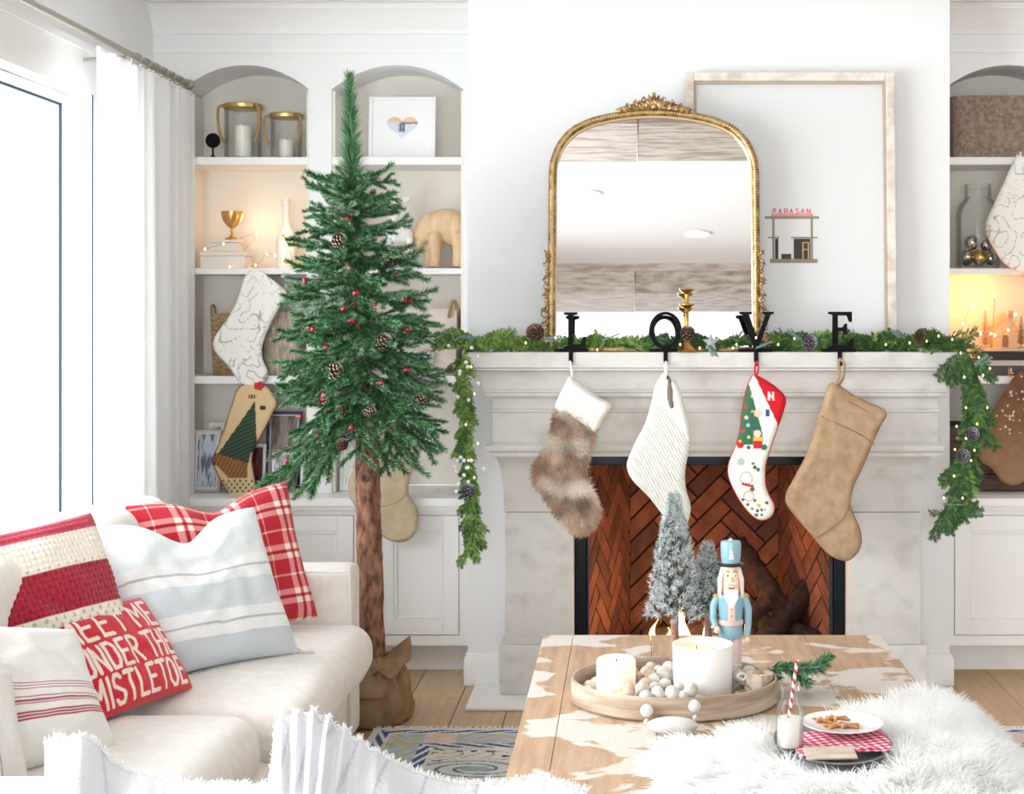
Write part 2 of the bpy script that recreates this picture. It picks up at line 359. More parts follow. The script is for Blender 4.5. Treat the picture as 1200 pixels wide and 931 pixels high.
for s, (x0, x1) in enumerate(((-.473, OX0), (OX1, 1.105))):
    b = B().bbox(x0, x1, 5.67, YC-.001, .198, .7, .004); b.done('jamb', STONE, t, smooth=30)
    rings = []
    for i in range(11):
        q = i/10; o_ = .036*(1-math.sqrt(max(0, 1-q*q))) + .004; z = .7025 + .216*q
        xa, xb = (x0-o_, x1) if s == 0 else (x0, x1+o_)
        rings.append([(xa, YC-.001, z), (xa, 5.67-o_, z), (xb, 5.67-o_, z), (xb, YC-.001, z)])
    B().rings(rings).done('console', STONE, t, smooth=30)
    xa, xb = (x0-.02, x1) if s == 0 else (x0, x1+.02)
    B().bbox(xa, xb, 5.648, YC-.001, .0125, .1975, .006).done('plinth', STONE, t, smooth=30)
# firebox
t = thing('firebox', 'black framed firebox lined with rust brick in herringbone', 'fireplace', (0,0,0))
STEEL = mat('black_steel', srgb(22,26,32), .35, .6)
fy = 5.80
B().bbox(OX0+.002, OX0+.046, fy-.03, fy+.02, .013, OZ-.002, .003).bbox(OX1-.046, OX1-.002, fy-.03, fy+.02, .013, OZ-.002, .003).bbox(OX0+.046, OX1-.046, fy-.03, fy+.02, OZ-.05, OZ-.002, .003).done('metal_frame', STEEL, t, smooth=0)
B().box(OX0+.05, OX0+.056, fy-.028, fy+.02, .013, OZ-.05).done('inner_trim', mat('blue_steel', srgb(40,62,80), .4, .5), t, smooth=0)
B().box(OX1-.056, OX1-.05, fy-.028, fy+.02, .013, OZ-.05).done('inner_trim', mat('blue_steel'), t, smooth=0)
B().box(OX0+.05, OX1-.05, fy+.02, 6.50, .0005, .06).done('hearth_floor', mat('fire_floor', srgb(52,34,26), .9), t, smooth=0)
B().box(OX0+.002, OX1-.002, fy+.0205, 6.5, .9, .915).done('smoke_plate', mat('soot', srgb(26,18,15), .9), t, smooth=0)
for nm_, bx in (('light_block_back', (OX0-.01, OX1+.01, 6.505, 6.55, 0, .93)), ('light_block_top', (OX0+.002, OX1-.002, fy+.0205, 6.504, .9155, .918))): B().box(*bx).done(nm_, STEEL, t, smooth=0)  # unseen plates added behind the bricks to stop light leaking through the corners
MORT = mat('dark_mortar', srgb(44,30,25), .95)
BRK = [mat('rust_brick_%s' % n, srgb(*a), .85, col2=srgb(*c), nscale=14, bump=.4, bscale=60) for n, a, c in (('a',(112,66,46),(138,82,58)), ('b',(98,58,42),(124,74,52)), ('c',(124,72,50),(146,90,64)), ('d',(82,52,40),(106,64,46)))]
def brick_panel(width, z0, z1, M_):
    back = B().box(0, width, .016, .03, z0, z1).done('mortar_bed', MORT, t, smooth=0); back.matrix_local = M_
    L_, W_ = .205, .068; g = .008; ca = math.cos(PI/4)
    Wc = .068; n = 40
    for i in range(-n, n):
        for j in range(-n, n):
            m = (i - j) % 6
            if m == 0: x0, y0, x1, y1 = i*Wc, j*Wc, (i+3)*Wc, (j+1)*Wc
            elif m == 3: x0, y0, x1, y1 = i*Wc, (j-2)*Wc, (i+1)*Wc, (j+1)*Wc
            else: continue
            rot = lambda x, y: ((x-y)*ca, (x+y)*ca)
            cs = [rot(x0+g/2, y0+g/2), rot(x1-g/2, y0+g/2), rot(x1-g/2, y1-g/2), rot(x0+g/2, y1-g/2)]
            if max(p[0] for p in cs) < .004 or min(p[0] for p in cs) > width-.004 or max(p[1] for p in cs) < z0+.004 or min(p[1] for p in cs) > z1-.004: continue
            bm = bmesh.new(); vs = [bm.verts.new((x, -random.uniform(0,.003), y)) for x, y in cs]; vb = [bm.verts.new((x, .016, y)) for x, y in cs]
            bm.faces.new(vs); bm.faces.new(vb[::-1])
            for k in range(4): bm.faces.new((vs[k], vb[k], vb[(k+1)%4], vs[(k+1)%4]))
            for co, no in (((.002,0,0),(-1,0,0)), ((width-.002,0,0),(1,0,0)), ((0,0,z0+.002),(0,0,-1)), ((0,0,z1-.002),(0,0,1))):
                r_ = bmesh.ops.bisect_plane(bm, geom=bm.verts[:]+bm.edges[:]+bm.faces[:], plane_co=co, plane_no=no, clear_outer=True)
                ed = [e for e in bm.edges if e.is_boundary]
                if ed: bmesh.ops.holes_fill(bm, edges=ed)
            if len(bm.faces) < 4: bm.free(); continue
            bmesh.ops.recalc_face_normals(bm, faces=bm.faces[:])
            me = bpy.data.meshes.new('brick'); bm.to_mesh(me); bm.free(); me.materials.append(random.choice(BRK))
            o = bpy.data.objects.new('brick', me); COL.objects.link(o); o.parent = t; o.matrix_local = M_
bxl, bxr, fby = .0, .63, 6.33
brick_panel(bxr-bxl, .06, .9, Matrix.Translation((bxl, fby, 0)))
lw = math.hypot(bxl-(OX0+.05), fby-(fy+.02)); a = math.atan2(fby-(fy+.02), bxl-(OX0+.05))
brick_panel(lw, .06, .9, Matrix.Translation((OX0+.05, fy+.02, 0)) @ Matrix.Rotation(a, 4, 'Z'))
brick_panel(lw, .06, .9, Matrix.Translation((bxr, fby, 0)) @ Matrix.Rotation(-a, 4, 'Z'))
# logs, grate, flames
BARK = mat('charred_bark', srgb(28,20,17), .9, col2=srgb(62,38,28), nscale=30, nstretch=(1,1,1), bump=.8, bscale=40)
logs = [((.30,6.06,.17),(.70,6.16,.13),.045,'charred log lying low across the grate'), ((.44,6.20,.50),(.62,6.02,.24),.05,'charred log leaning steeply against the others'), ((.30,5.96,.13),(.56,5.98,.30),.034,'thin split log propped up at the front of the fire'), ((.05,6.02,.14),(.36,6.10,.15),.042,'charred log at the left of the grate'), ((.55,6.10,.20),(.76,5.94,.14),.05,'short thick log at the right of the grate'),((.5,5.9,.12),(.74,6.1,.34),.045,'crossed log leaning to the right in the fire')]
for p0, p1, r_, lb in logs:
    p0, p1 = Vector(p0), Vector(p1); n = 12; d = p1-p0; m = p0
    pts = [Vector((0,0,0)).lerp(d, i/n) + noise.noise_vector(Vector((i*.7, r_*90, p0.x*9)))*.006 for i in range(n+1)]
    rr = [r_*(1+.12*noise.noise(Vector((i*.9, p0.y*7, 3)))) for i in range(n+1)]
    lt = thing('log', lb, 'log', tuple(p0), group='logs in the fire')
    B().tube(pts, rr, 14).done('bark', BARK, lt)
    for q, dd in ((pts[0], -1), (pts[-1], 1)):
        dn = d.normalized()*dd; B().tube([q, q+dn*.002], r_*.8, 14).done('cut_end', mat('burnt_end', srgb(96,62,40), .9, col2=srgb(50,32,24), nscale=50), lt)
gt = thing('fire_grate', 'black iron fire grate under the logs', 'grate', (.36, 6.05, .0605))
for i in range(7): B().tube([(-.27+i*.09, -.14, .032), (-.27+i*.09, .14, .032)], .006, 6).done('bar', STEEL, gt)
B().tube([(-.3,-.12,.0265),(.3,-.12,.0265)], .007, 6).done('rail', STEEL, gt); B().tube([(-.3,.12,.0265),(.3,.12,.0265)], .007, 6).done('rail', STEEL, gt)
for i, (x, y) in enumerate(((-.28,-.12),(.28,-.12),(-.28,.12),(.28,.12))): B().tube([(x,y,.02),(x,y,0)], .007, 6).done('leg', STEEL, gt)
FLAME = mat('flame', (1,.5,.1), .5, emit=(1,.42,.10), estr=7)
FLAME2 = mat('flame_core', (1,.8,.4), .5, emit=(1,.72,.32), estr=16)
ft = thing('fire', 'yellow orange flames licking up between the logs', 'fire', (.36, 5.98, .10))
for x, y, h, r_, m_ in ((-.26,0,.10,.016,FLAME),(-.215,.02,.07,.014,FLAME),(-.165,.03,.20,.019,FLAME2),(-.13,.0,.12,.015,FLAME),(-.05,-.03,.17,.018,FLAME2),(0,.02,.09,.014,FLAME),(.045,-.02,.21,.02,FLAME),(.08,.02,.11,.014,FLAME2)):
    n = 12; pts = []; rr = []; h *= 1.3
    for i in range(n+1):
        q = i/n; pts.append((x + .02*math.sin(q*5+x*40)*q, y + .012*math.cos(q*4+x*20)*q, h*q)); rr.append(r_*(math.sin(PI*min(1, q*1.0+.12))**.8)*(1-q*.35)+.0008)
    B().tube(pts, rr, 10).done('flame', m_, ft)
def point(name, loc, power, col, r_=.03):
    d = bpy.data.lights.new(name, 'POINT'); d.energy = power; d.color = col; d.shadow_soft_size = r_
    o = bpy.data.objects.new(name, d); COL.objects.link(o); o.location = loc; return o
point('fire_light', (.22, 5.90, .36), 1.6, (1,.52,.24), .08)
point('fire_light', (.50, 5.90, .5), .8, (1,.55,.28), .08)
# ================================================================== CURTAIN AND ROD
CURT = mat('sheer_curtain', srgb(251,251,251), .9)
nt = CURT.node_tree; tr_ = nt.nodes.new('ShaderNodeBsdfTranslucent'); tr_.inputs[0].default_value = (.98,.98,.98,1); ms_ = nt.nodes.new('ShaderNodeMixShader'); ms_.inputs[0].default_value = .55
nt.links.new(nt.nodes['Principled BSDF'].outputs[0], ms_.inputs[1]); nt.links.new(tr_.outputs[0], ms_.inputs[2]); nt.links.new(ms_.outputs[0], nt.nodes['Material Output'].inputs[0])
RX, RZ = -1.79, 2.385
def curtain(y0, y1, label, folds):
    t = thing('sheer_curtain', label, 'curtain', (RX, (y0+y1)/2, 0), group='sheer white curtains')
    n, m = 220, 26; vs = []; fs = []
    for j in range(m+1):
        q = j/m; z = lerp(.03, RZ-.035, q)
        for i in range(n+1):
            u = i/n; ph = u*folds*2*PI; k = .55 + .45*(1-q)
            y = lerp(y0, y1, u) - (y0+y1)/2 + .010*math.sin(ph*1.7+q*2)
            vs.append((.028*math.sin(ph)*k + .012*math.sin(ph*.43+3+q) - .0, y, z))
    for j in range(m):
        for i in range(n): a = j*(n+1)+i; fs.append((a, a+1, a+n+2, a+n+1))
    B().add(vs, fs).done('fabric', CURT, t, smooth=180)
    B().tube([(0, y0-(y0+y1)/2, RZ-.034), (0, y1-(y0+y1)/2, RZ-.034)], .008, 8).done('heading_tape', mat('heading_white', srgb(240,240,240), .8), t)
curtain(5.03, 6.10, 'sheer white curtain panel gathered beside the left bookcase', 13)
t = thing('curtain_rod', 'brushed nickel curtain rod above the tall window', 'curtain rod', (RX, 4.0, RZ))
NICK = mat('brushed_nickel', srgb(176,172,160), .35, .9)
B().tube([(0,-2.4,0),(0,2.03,0)], .011, 12).done('rod', NICK, t)
B().tube([(0,1.55,0),(0,2.03,0)], .0145, 12).done('outer_tube', NICK, t)
B().lathe([(.0,0),(.014,.001),(.019,.01),(.012,.016),(.02,.024),(.022,.04),(.014,.052),(0,.056)], 16).done('finial', NICK, t).matrix_local = Matrix.Translation((0,2.03,0)) @ Matrix.Rotation(R(-90),4,'X')
for yy in (1.30, -1.6):
    B().tube([(0,yy,-.004),(0,yy,-.02),(-.16,yy,-.03)], .007, 8).done('bracket', NICK, t)
for k in range(7):
    yy = 1.42 + k*.1; p = [(.019*math.cos(a), yy+.006*math.sin(a*2), .019*math.sin(a)-.005) for a in [2*PI*i/16 for i in range(16)]]
    B().tube(p, .0028, 6, closed=True).done('ring', NICK, t)

# ================================================================== SOFA
SX1 = -.90
t = thing('slipcovered_sofa', 'off white slipcovered linen sofa below the tall window', 'sofa', (-1.4, 3.9, 0))
ox, oy = 1.4, -3.9
def sb(*a, **k): return B().rbox(a[0]+ox, a[1]+ox, a[2]+oy, a[3]+oy, a[4], a[5], *a[6:], **k)
sb(-1.90, SX1-.03, 2.86, 4.97, .03, .285, .03, 12, wob=.002).done('base', LINEN, t, smooth=180)
B().box(-1.89+ox, SX1-.035+ox, 2.87+oy, 4.96+oy, .0, .04).done('skirt_shadow_gap', LINEN, t, smooth=0)
sb(-1.925, -1.68, 2.68, 5.19, .04, .80, .06, 12, wob=.003).done('back', LINEN, t, smooth=180)
sb(-1.68, SX1-.035, 5.01, 5.19, .01, .595, .028, 12, wob=.002).done('arm', LINEN, t, smooth=180)
sb(-1.68, SX1-.035, 2.68, 2.855, .01, .58, .03, 12, wob=.002).done('arm', LINEN, t, smooth=180)
c1 = sb(-1.66, -.845, 3.885, 4.98, .255, .425, .075, 14, puff=.03, wob=.006).done('seat_cushion', LINEN, t, smooth=180)
c2 = sb(-1.66, -.935, 2.87, 3.86, .255, .43, .08, 14, puff=.03, wob=.006).done('seat_cushion', LINEN, t, smooth=180)
sb(-1.68, -1.50, 3.90, 4.96, .44, .86, .08, 12, wob=.008).done('back_cushion', LINEN, t, smooth=180)
sb(-1.68, -1.50, 2.88, 3.87, .44, .86, .08, 12, wob=.008).done('back_cushion', LINEN, t, smooth=180)
def seam(pts): B().tube(smooth_path(pts, 6), .0032, 6).done('piping', LINEN, t)
seam([(SX1-.037+ox, 4.99+oy, .05), (SX1-.037+ox, 4.99+oy, .57), (SX1-.08+ox, 4.995+oy, .589), (-1.4+ox, 4.995+oy, .589)])

# ================================================================== PILLOWS
def pillow(name, label, cat, W, H, T, fcol, m, place, pinch=.06, chop=0, wrinkle=.006, n=110, bumpf=None, group='throw pillows on the sofa', seed=0, chopw=.35, skew=0):
    """place = (centre of bottom edge x, y, z), yaw of the width axis, lean back, roll, in degrees"""
    t = thing(name, label, cat, place[0], 0, group)
    vs = []; fs = []; cs = []
    for side in (-1, 1):
        for j in range(n+1):
            for i in range(n+1):
                u, v = 2*i/n-1, 2*j/n-1
                e = max(0, (1-u*u)*(1-v*v)); bulge = e**.42
                x = W/2*u*(1-pinch*(1-v*v)**1.5*abs(u)**2); z = H/2*v*(1-pinch*(1-u*u)**1.5*abs(v)**2)
                z -= skew*u*(v+1)/2
                if chop: z -= chop*math.exp(-(u/chopw)**2)*max(0, (v+1)/2)**3; x *= 1 + .0*v
                d = T/2*bulge
                if chop: d *= 1-.30*math.exp(-(u/.4)**2)*max(0, v)
                q = noise.noise(Vector((u*2.2+seed, v*2.2, side*3))); q2 = noise.noise(Vector((u*5+seed, v*5+4, side)))
                # creases that run in towards the corners
                cr = math.sin((u*v)*9+seed)*abs(u*v)**1.5
                d += bulge*(wrinkle*2.0*q + wrinkle*q2) + wrinkle*cr*bulge*1.2
                if bumpf and side < 0: d += bumpf(u, v)*min(1, e*12)
                vs.append((x, side*d, z + H/2)); cs.append(fcol(u, v) if side < 0 else fcol(-u, v))
    N_ = (n+1)*(n+1)
    for s in (0, 1):
        for j in range(n):
            for i in range(n):
                a = s*N_+j*(n+1)+i; f = (a, a+1, a+n+2, a+n+1); fs.append(f if s == 0 else f[::-1])
    o = B(); o.v = vs; o.f = fs; o.c = cs
    ob = o.done('cover', m, t, smooth=180, colors=cs, two=1)
    (loc, yaw, lean, roll) = place
    t.rotation_euler = (Matrix.Rotation(R(yaw),4,'Z') @ Matrix.Rotation(R(-lean),4,'X') @ Matrix.Rotation(R(roll),4,'Y')).to_euler()
    return t
FAB = mat('woven_fabric', attr=True, rough=.9, bump=.3, bscale=380, sheen=.2, attr_noise=.10, nscale=90)
WOOL = mat('knit_fabric', attr=True, rough=.95, bump=.35, bscale=160, sheen=.3)
RED = srgb(190,22,44); DRED = srgb(150,16,36); CREAM = srgb(240,232,222)
def plaid(u, v):
    def band(p):      # returns 0 ground, 1 pale double stripe, 2 thin dark core
        p = (p % .64)/.64
        if .28 < p < .40 or .48 < p < .60: return 1
        if .42 < p < .46: return 2
        if .90 < p < .93: return 1
        return 0
    a, b_ = band(u+.12), band(v+.30)
    c = RED
    if a == 1 and b_ == 1: return srgb(250,236,222)
    if a == 1 or b_ == 1: c = srgb(232,142,140)
    if (a == 2 or b_ == 2): c = DRED if (a != 1 and b_ != 1) else srgb(190,70,78)
    return c
pillow('plaid_pillow', 'red and white plaid pillow at the far end of the sofa', 'pillow', .57, .46, .15, plaid, FAB, ((-1.225, 4.70, .445), 44, 20, -3), chop=.05, seed=2, n=150)
BLUE = srgb(198,210,216); WHT = srgb(238,240,240); GRY = srgb(212,214,216)
def bluestripe(u, v):
    v += .010*math.sin(u*3)
    if v < -.66: return srgb(202,210,215)
    if v < -.34: c = WHT
    elif v < .02: c = srgb(212,220,224)
    elif v < .32: c = WHT
    elif v < .60: c = srgb(228,234,236)
    else: c = srgb(226,233,236)
    if abs(v+.50) < .016 or abs(v-.18) < .016: c = srgb(186,192,196)
    
    return c
bp = pillow('blue_striped_pillow', 'pale blue and white striped pillow with frayed edges in the middle of the sofa', 'pillow', .55, .47, .16, bluestripe, FAB, ((-1.165, 4.24, .445), 50, 28, 0), chop=.075, seed=5, n=190, wrinkle=.009)
b = B(); rs = random.Random(4)
for k in range(150):
    u = -.26+.52*k/149; z = rs.uniform(.0,.008); b.tube([(u, rs.uniform(-.004,.004), z), (u+rs.uniform(-.008,.008), rs.uniform(-.012,.004), z-rs.uniform(.008,.018))], .0009, 3)
for k in range(26): b.tube([(.262, rs.uniform(-.006,.006), .004+k*.001), (.285, rs.uniform(-.015,.01), -.002), (.30+rs.uniform(0,.025), rs.uniform(-.03,.01), -.010+rs.uniform(-.004,.006))], .0010, 3)
o = b.done('fringe', mat('white_thread', srgb(236,236,234), .9), bp, smooth=0); o['kind'] = 'stuff'
def crochet(u, v):
    if .0 < v < .46: c = srgb(166,14,44)
    elif v > .84: c = srgb(186,44,72)
    else: c = srgb(238,230,216)
    k = math.sin(u*PI*17)*math.sin(v*PI*15)
    return tuple(x*(.55 if k > .55 else 1) for x in c) if v < .5 else c
pillow('crochet_pillow', 'chunky crocheted pillow with a broad crimson stripe on cream', 'pillow', .52, .50, .15, crochet, WOOL, ((-1.40, 3.72, .445), 60, 22, -3), seed=9, n=150, bumpf=lambda u, v: .0042*abs(math.sin(u*PI*17))*abs(math.sin(v*PI*15)), pinch=.03)
# lettered lumbar pillow: strokes of a knitted alphabet in a 4 x 6 cell
GL = {'M': [[(0,0),(0,6),(2,2.5),(4,6),(4,0)]], 'E': [[(3.6,0),(.3,0),(.3,6),(3.6,6)],[(.3,3.1),(3,3.1)]], 'T': [[(0,6),(4,6)],[(2,6),(2,0)]], 'U': [[(.2,6),(.2,1),(1,0),(3,0),(3.8,1),(3.8,6)]],
      'N': [[(.2,0),(.2,6),(3.8,0),(3.8,6)]], 'D': [[(.3,0),(.3,6),(2.4,6),(3.8,4.6),(3.8,1.4),(2.4,0),(.3,0)]], 'R': [[(.3,0),(.3,6),(2.8,6),(3.7,5.2),(3.7,3.8),(2.8,3),(.3,3)],[(2,3),(3.8,0)]],
      'H': [[(.2,0),(.2,6)],[(3.8,0),(3.8,6)],[(.2,3),(3.8,3)]], 'I': [[(2,0),(2,6)]], 'S': [[(.3,.8),(1.2,0),(2.8,0),(3.7,.9),(3.7,2.2),(.4,3.8),(.4,5.1),(1.2,6),(2.8,6),(3.6,5.3)]], 'L': [[(.4,6),(.4,0),(3.7,0)]],
      'O': [[(1.3,0),(2.7,0),(3.8,1.3),(3.8,4.7),(2.7,6),(1.3,6),(.2,4.7),(.2,1.3),(1.3,0)]]}
rows = [('MEET ME', .84, .34), ('UNDER THE', .20, -.29), ('MISTLETOE', -.40, -.88)]; segs = []
for txt, vt, vb in rows:
    adv = [(2.6 if ch in ' I' else 5.3) for ch in txt]; tot = sum(adv)-1.3; x = -.88; sc = 1.76/tot
    for ch, ad in zip(txt, adv):
        for st in GL.get(ch, []):
            for (a, b2), (c, d) in zip(st, st[1:]):
                dx = -1 if ch == 'I' else 0
                segs.append((x+(a+dx)*sc, vb+b2/6*(vt-vb), x+(c+dx)*sc, vb+d/6*(vt-vb)))
        x += ad*sc
SEG = np.array(segs)
def letters(u, v, W=.43, H=.29):
    ax, ay, bx, by = SEG[:,0]*W/2, SEG[:,1]*H/2, SEG[:,2]*W/2, SEG[:,3]*H/2; px, py = u*W/2, v*H/2
    dx, dy = bx-ax, by-ay; tt = np.clip(((px-ax)*dx+(py-ay)*dy)/(dx*dx+dy*dy+1e-12), 0, 1)
    return srgb(240,226,214) if np.min((ax+tt*dx-px)**2+(ay+tt*dy-py)**2) < .0053**2 else srgb(204,20,44)
pillow('lettered_pillow', 'red lumbar pillow lettered MEET ME UNDER THE MISTLETOE', 'pillow', .43, .29, .11, letters, WOOL, ((-1.245, 3.83, .450), 74, 36, 2), seed=1, n=170, wrinkle=.004, pinch=.03)
def linen_red(u, v):
    c = srgb(233,231,227)
    for k in (-.40, -.36, -.32, -.21, -.17, -.13, -.02, .02, .06):
        if abs(v - k + .02) < (.016 if abs(k+.17) < .01 else .008): c = srgb(168,58,76)
    return c
pillow('linen_pillow', 'natural linen pillow with narrow red stripes, left of the lettered pillow', 'pillow', .50, .36, .13, linen_red, FAB, ((-1.315, 3.26, .450), 62, 30, 2), skew=.06, seed=3, n=150, wrinkle=.006)
def greyl(u, v):
    c = srgb(226,223,218)
    for k in (-.55,-.49,-.43,-.1,-.02,.06,.12,.5,.56):
        if abs(u - k) < .009: c = srgb(150,152,160)
    return c
pillow('ticking_pillow', 'pale pillow with thin grey upright stripes at the near corner of the sofa', 'pillow', .42, .33, .13, greyl, FAB, ((-1.38, 2.99, .452), 60, 20, 4), skew=.07, seed=8, n=110)

# ================================================================== RUG
def rug():
    t = thing('patterned_rug', 'blue, cream and ochre patterned rug with white fringe under the coffee table', 'rug', (.3, 3.6, 0.001))
    X0, X1, Y0, Y1 = -1.19, 1.75, -1.7, 1.60
    xs = np.linspace(X0, X1, 560); ys = np.concatenate([np.linspace(Y0, .6, 60, endpoint=False), np.linspace(.6, Y1, 190)])
    gx, gy = np.meshgrid(xs, ys); nx, ny = len(xs), len(ys)
    d = np.minimum(np.minimum(gx-X0, X1-gx), np.minimum(gy-Y0, Y1-gy)); al = np.where((Y1-gy < gx-X0) & (Y1-gy < X1-gx), gx, gy)
    C = np.empty(gx.shape+(3,)); C[:] = srgb(222,218,205)
    def put(mask, col): C[mask] = col
    NAVY, SKY, OCH, PALE, PINK = srgb(62,88,128), srgb(176,196,212), srgb(205,180,120), srgb(218,222,222), srgb(222,196,182)
    d = d*1.35; put(d < .035, PALE)
    st = ((al*9 + d*22) % 1); put((d > .035) & (d < .085), srgb(226,228,226)); put((d > .035) & (d < .085) & (st < .62), NAVY)
    bd = (d >= .095) & (d < .25); put(bd, SKY)
    z = np.abs(((al*4) % 1) - .5)*2; q = (d-.095)/.155
    put(bd & (np.abs(((z*.7+q) % .5)-.25) < .08), OCH); put(bd & (((al*2.0) % 1) < .22), PINK); put(bd & (((al*2.0+.2) % 1) < .05), OCH)
    put((d >= .25) & (d < .31), srgb(226,228,226)); put((d >= .25) & (d < .31) & (((al*11 - d*20) % 1) < .6), NAVY)
    f = d >= .32
    cx = ((gx*1.9) % 1)-.5; cy = ((gy*2.2) % 1)-.5; rr = np.sqrt((cx*1.0)**2+(cy*1.6)**2); th = np.arctan2(cy, cx)
    sp = (rr*9 - th/(2*PI)*2) % 1
    put(f & (rr < .34), srgb(206,210,206)); put(f & (rr < .36) & (sp < .22), srgb(70,96,118)); put(f & (rr < .10), srgb(150,166,174))
    v2 = np.sin(gx*31+np.sin(gy*23)*2)*np.sin(gy*37+np.sin(gx*19)*2); put(f & (rr > .37) & (np.abs(v2) < .06), srgb(88,104,116)); put(f & (rr > .4) & (v2 > .86), srgb(52,66,92)); put(f & (rr > .4) & (v2 < -.9), OCH)
    put((d >= .80) & (d < .84), OCH); put((d >= .84) & (d < .92), srgb(74,104,150))
    h = .009 + .0012*np.random.rand(*gx.shape)
    vs = np.stack([gx, gy, h], -1).reshape(-1, 3)
    idx = (np.arange(ny-1)[:, None]*nx + np.arange(nx-1)[None]).reshape(-1); fs = np.stack([idx, idx+1, idx+nx+1, idx+nx], 1)
    me = bpy.data.meshes.new('pile'); me.from_pydata(vs.tolist(), [], fs.tolist()); at = me.color_attributes.new('Col', 'FLOAT_COLOR', 'POINT')
    ca = np.ones((nx*ny, 4), dtype=np.float32); ca[:, :3] = C.reshape(-1, 3); at.data.foreach_set('color', ca.ravel()); me.shade_smooth()
    me.materials.append(mat('rug_wool', attr=True, rough=.95, bump=.5, bscale=220, attr_noise=.35, nscale=24)); o = bpy.data.objects.new('pile', me); COL.objects.link(o); o.parent = t
    B().box(X0, X1, Y0, Y1, 0, .0085).done('backing', mat('rug_backing', srgb(200,192,176), .9), t, smooth=0)
    b = B(); x = X0
    while x < X1:
        b.tube([(x, Y1-.004, .008), (x+random.uniform(-.008,.008), Y1+.018, .010), (x+random.uniform(-.014,.014), Y1+random.uniform(.034,.05), .003)], [.003,.0025,.0015], 4); x += .0085
    o = b.done('fringe', mat('rug_fringe', srgb(236,230,218), .9), t, smooth=180); o['kind'] = 'stuff'
rug()
# ================================================================== MANTEL DRESSING
MZ = 1.312
def px_outline(pts, Y, ox=None, oz=None):
    P = [(PX(a, Y), PZ(b_, Y)) for a, b_ in pts]
    return P
def spline2(P, n=5):
    k = len(P); out = []
    for i in range(k):
        p0, p1, p2, p3 = [Vector(P[(i+j) % k]) for j in (-1, 0, 1, 2)]
        for q in range(n):
            t = q/n; out.append(tuple(0.5*((2*p1)+(-p0+p2)*t+(2*p0-5*p1+4*p2-p3)*t*t+(-p0+3*p1-3*p2+p3)*t**3)))
    return out
def inflate(P, T, h=.008, rad=.03, power=.5):
    """a soft flat-ish body from a closed XZ outline: returns verts, faces, front-normal height"""
    P = [Vector(p) for p in P]; n = len(P); A = np.array([p[:] for p in P]); Bn = np.roll(A, -1, 0)
    def inside(x, z):
        c = ((A[:,1] > z) != (Bn[:,1] > z)) & (x < (Bn[:,0]-A[:,0])*(z-A[:,1])/(Bn[:,1]-A[:,1]+1e-12)+A[:,0]); return c.sum() % 2 == 1
    def dist(x, z):
        d = Bn-A; q = np.clip(((x-A[:,0])*d[:,0]+(z-A[:,1])*d[:,1])/((d**2).sum(1)+1e-12), 0, 1); e = A+d*q[:,None]-np.array([x,z]); return math.sqrt((e**2).sum(1).min())
    pts = [tuple(p) for p in P]; x0, z0 = A.min(0); x1, z1 = A.max(0); j = 0; z = z0
    while z < z1:
        x = x0 + (h/2 if j % 2 else 0)
        while x < x1:
            if inside(x, z) and dist(x, z) > h*.55: pts.append((x, z))
            x += h
        z += h*.87; j += 1
    v2, _, f2, *_ = delaunay_2d_cdt([Vector(p) for p in pts], [], [list(range(n))], 1, 1e-7)
    ds = [dist(v.x, v.y) for v in v2]; hs = [T/2*(1-(1-min(d/rad, 1))**2)**power for d in ds]; m = len(v2)
    onb = [d < 1e-5 for d in ds]
    vs = [(v.x, -hh, v.y) for v, hh in zip(v2, hs)] + [(v.x, hh, v.y) for v, hh in zip(v2, hs)]
    back = [i if onb[i] else i+m for i in range(m)]
    fs = [tuple(f) for f in f2] + [tuple(back[i] for i in reversed(f)) for f in f2]
    return vs, fs, m
def soft(name, P, T, m, parent, Y=0, h=.008, rad=.03, color=None, wr=0, seed=0, power=.5, dispf=None):
    vs, fs, k = inflate(P, T, h, rad, power); b = B(); out = []
    for i, (x, y, z) in enumerate(vs):
        if wr:
            q = noise.noise(Vector((x*9+seed, z*9, 1)))*wr + noise.noise(Vector((x*26+seed, z*20, 5)))*wr*.4; y += q*(1 if abs(y) > .002 else 0)
        if dispf and y < -.001: y -= dispf(x, z)
        out.append((x, y+Y, z))
    b.v = out; b.f = fs; b.c = [(1,1,1)]*len(out)
    cs = [color(x, z) for x, y, z in out] if color else None
    return b.done(name, m, parent, smooth=180, colors=cs)
def rel(P, c): return [(x-c[0], z-c[1]) for x, z in P]

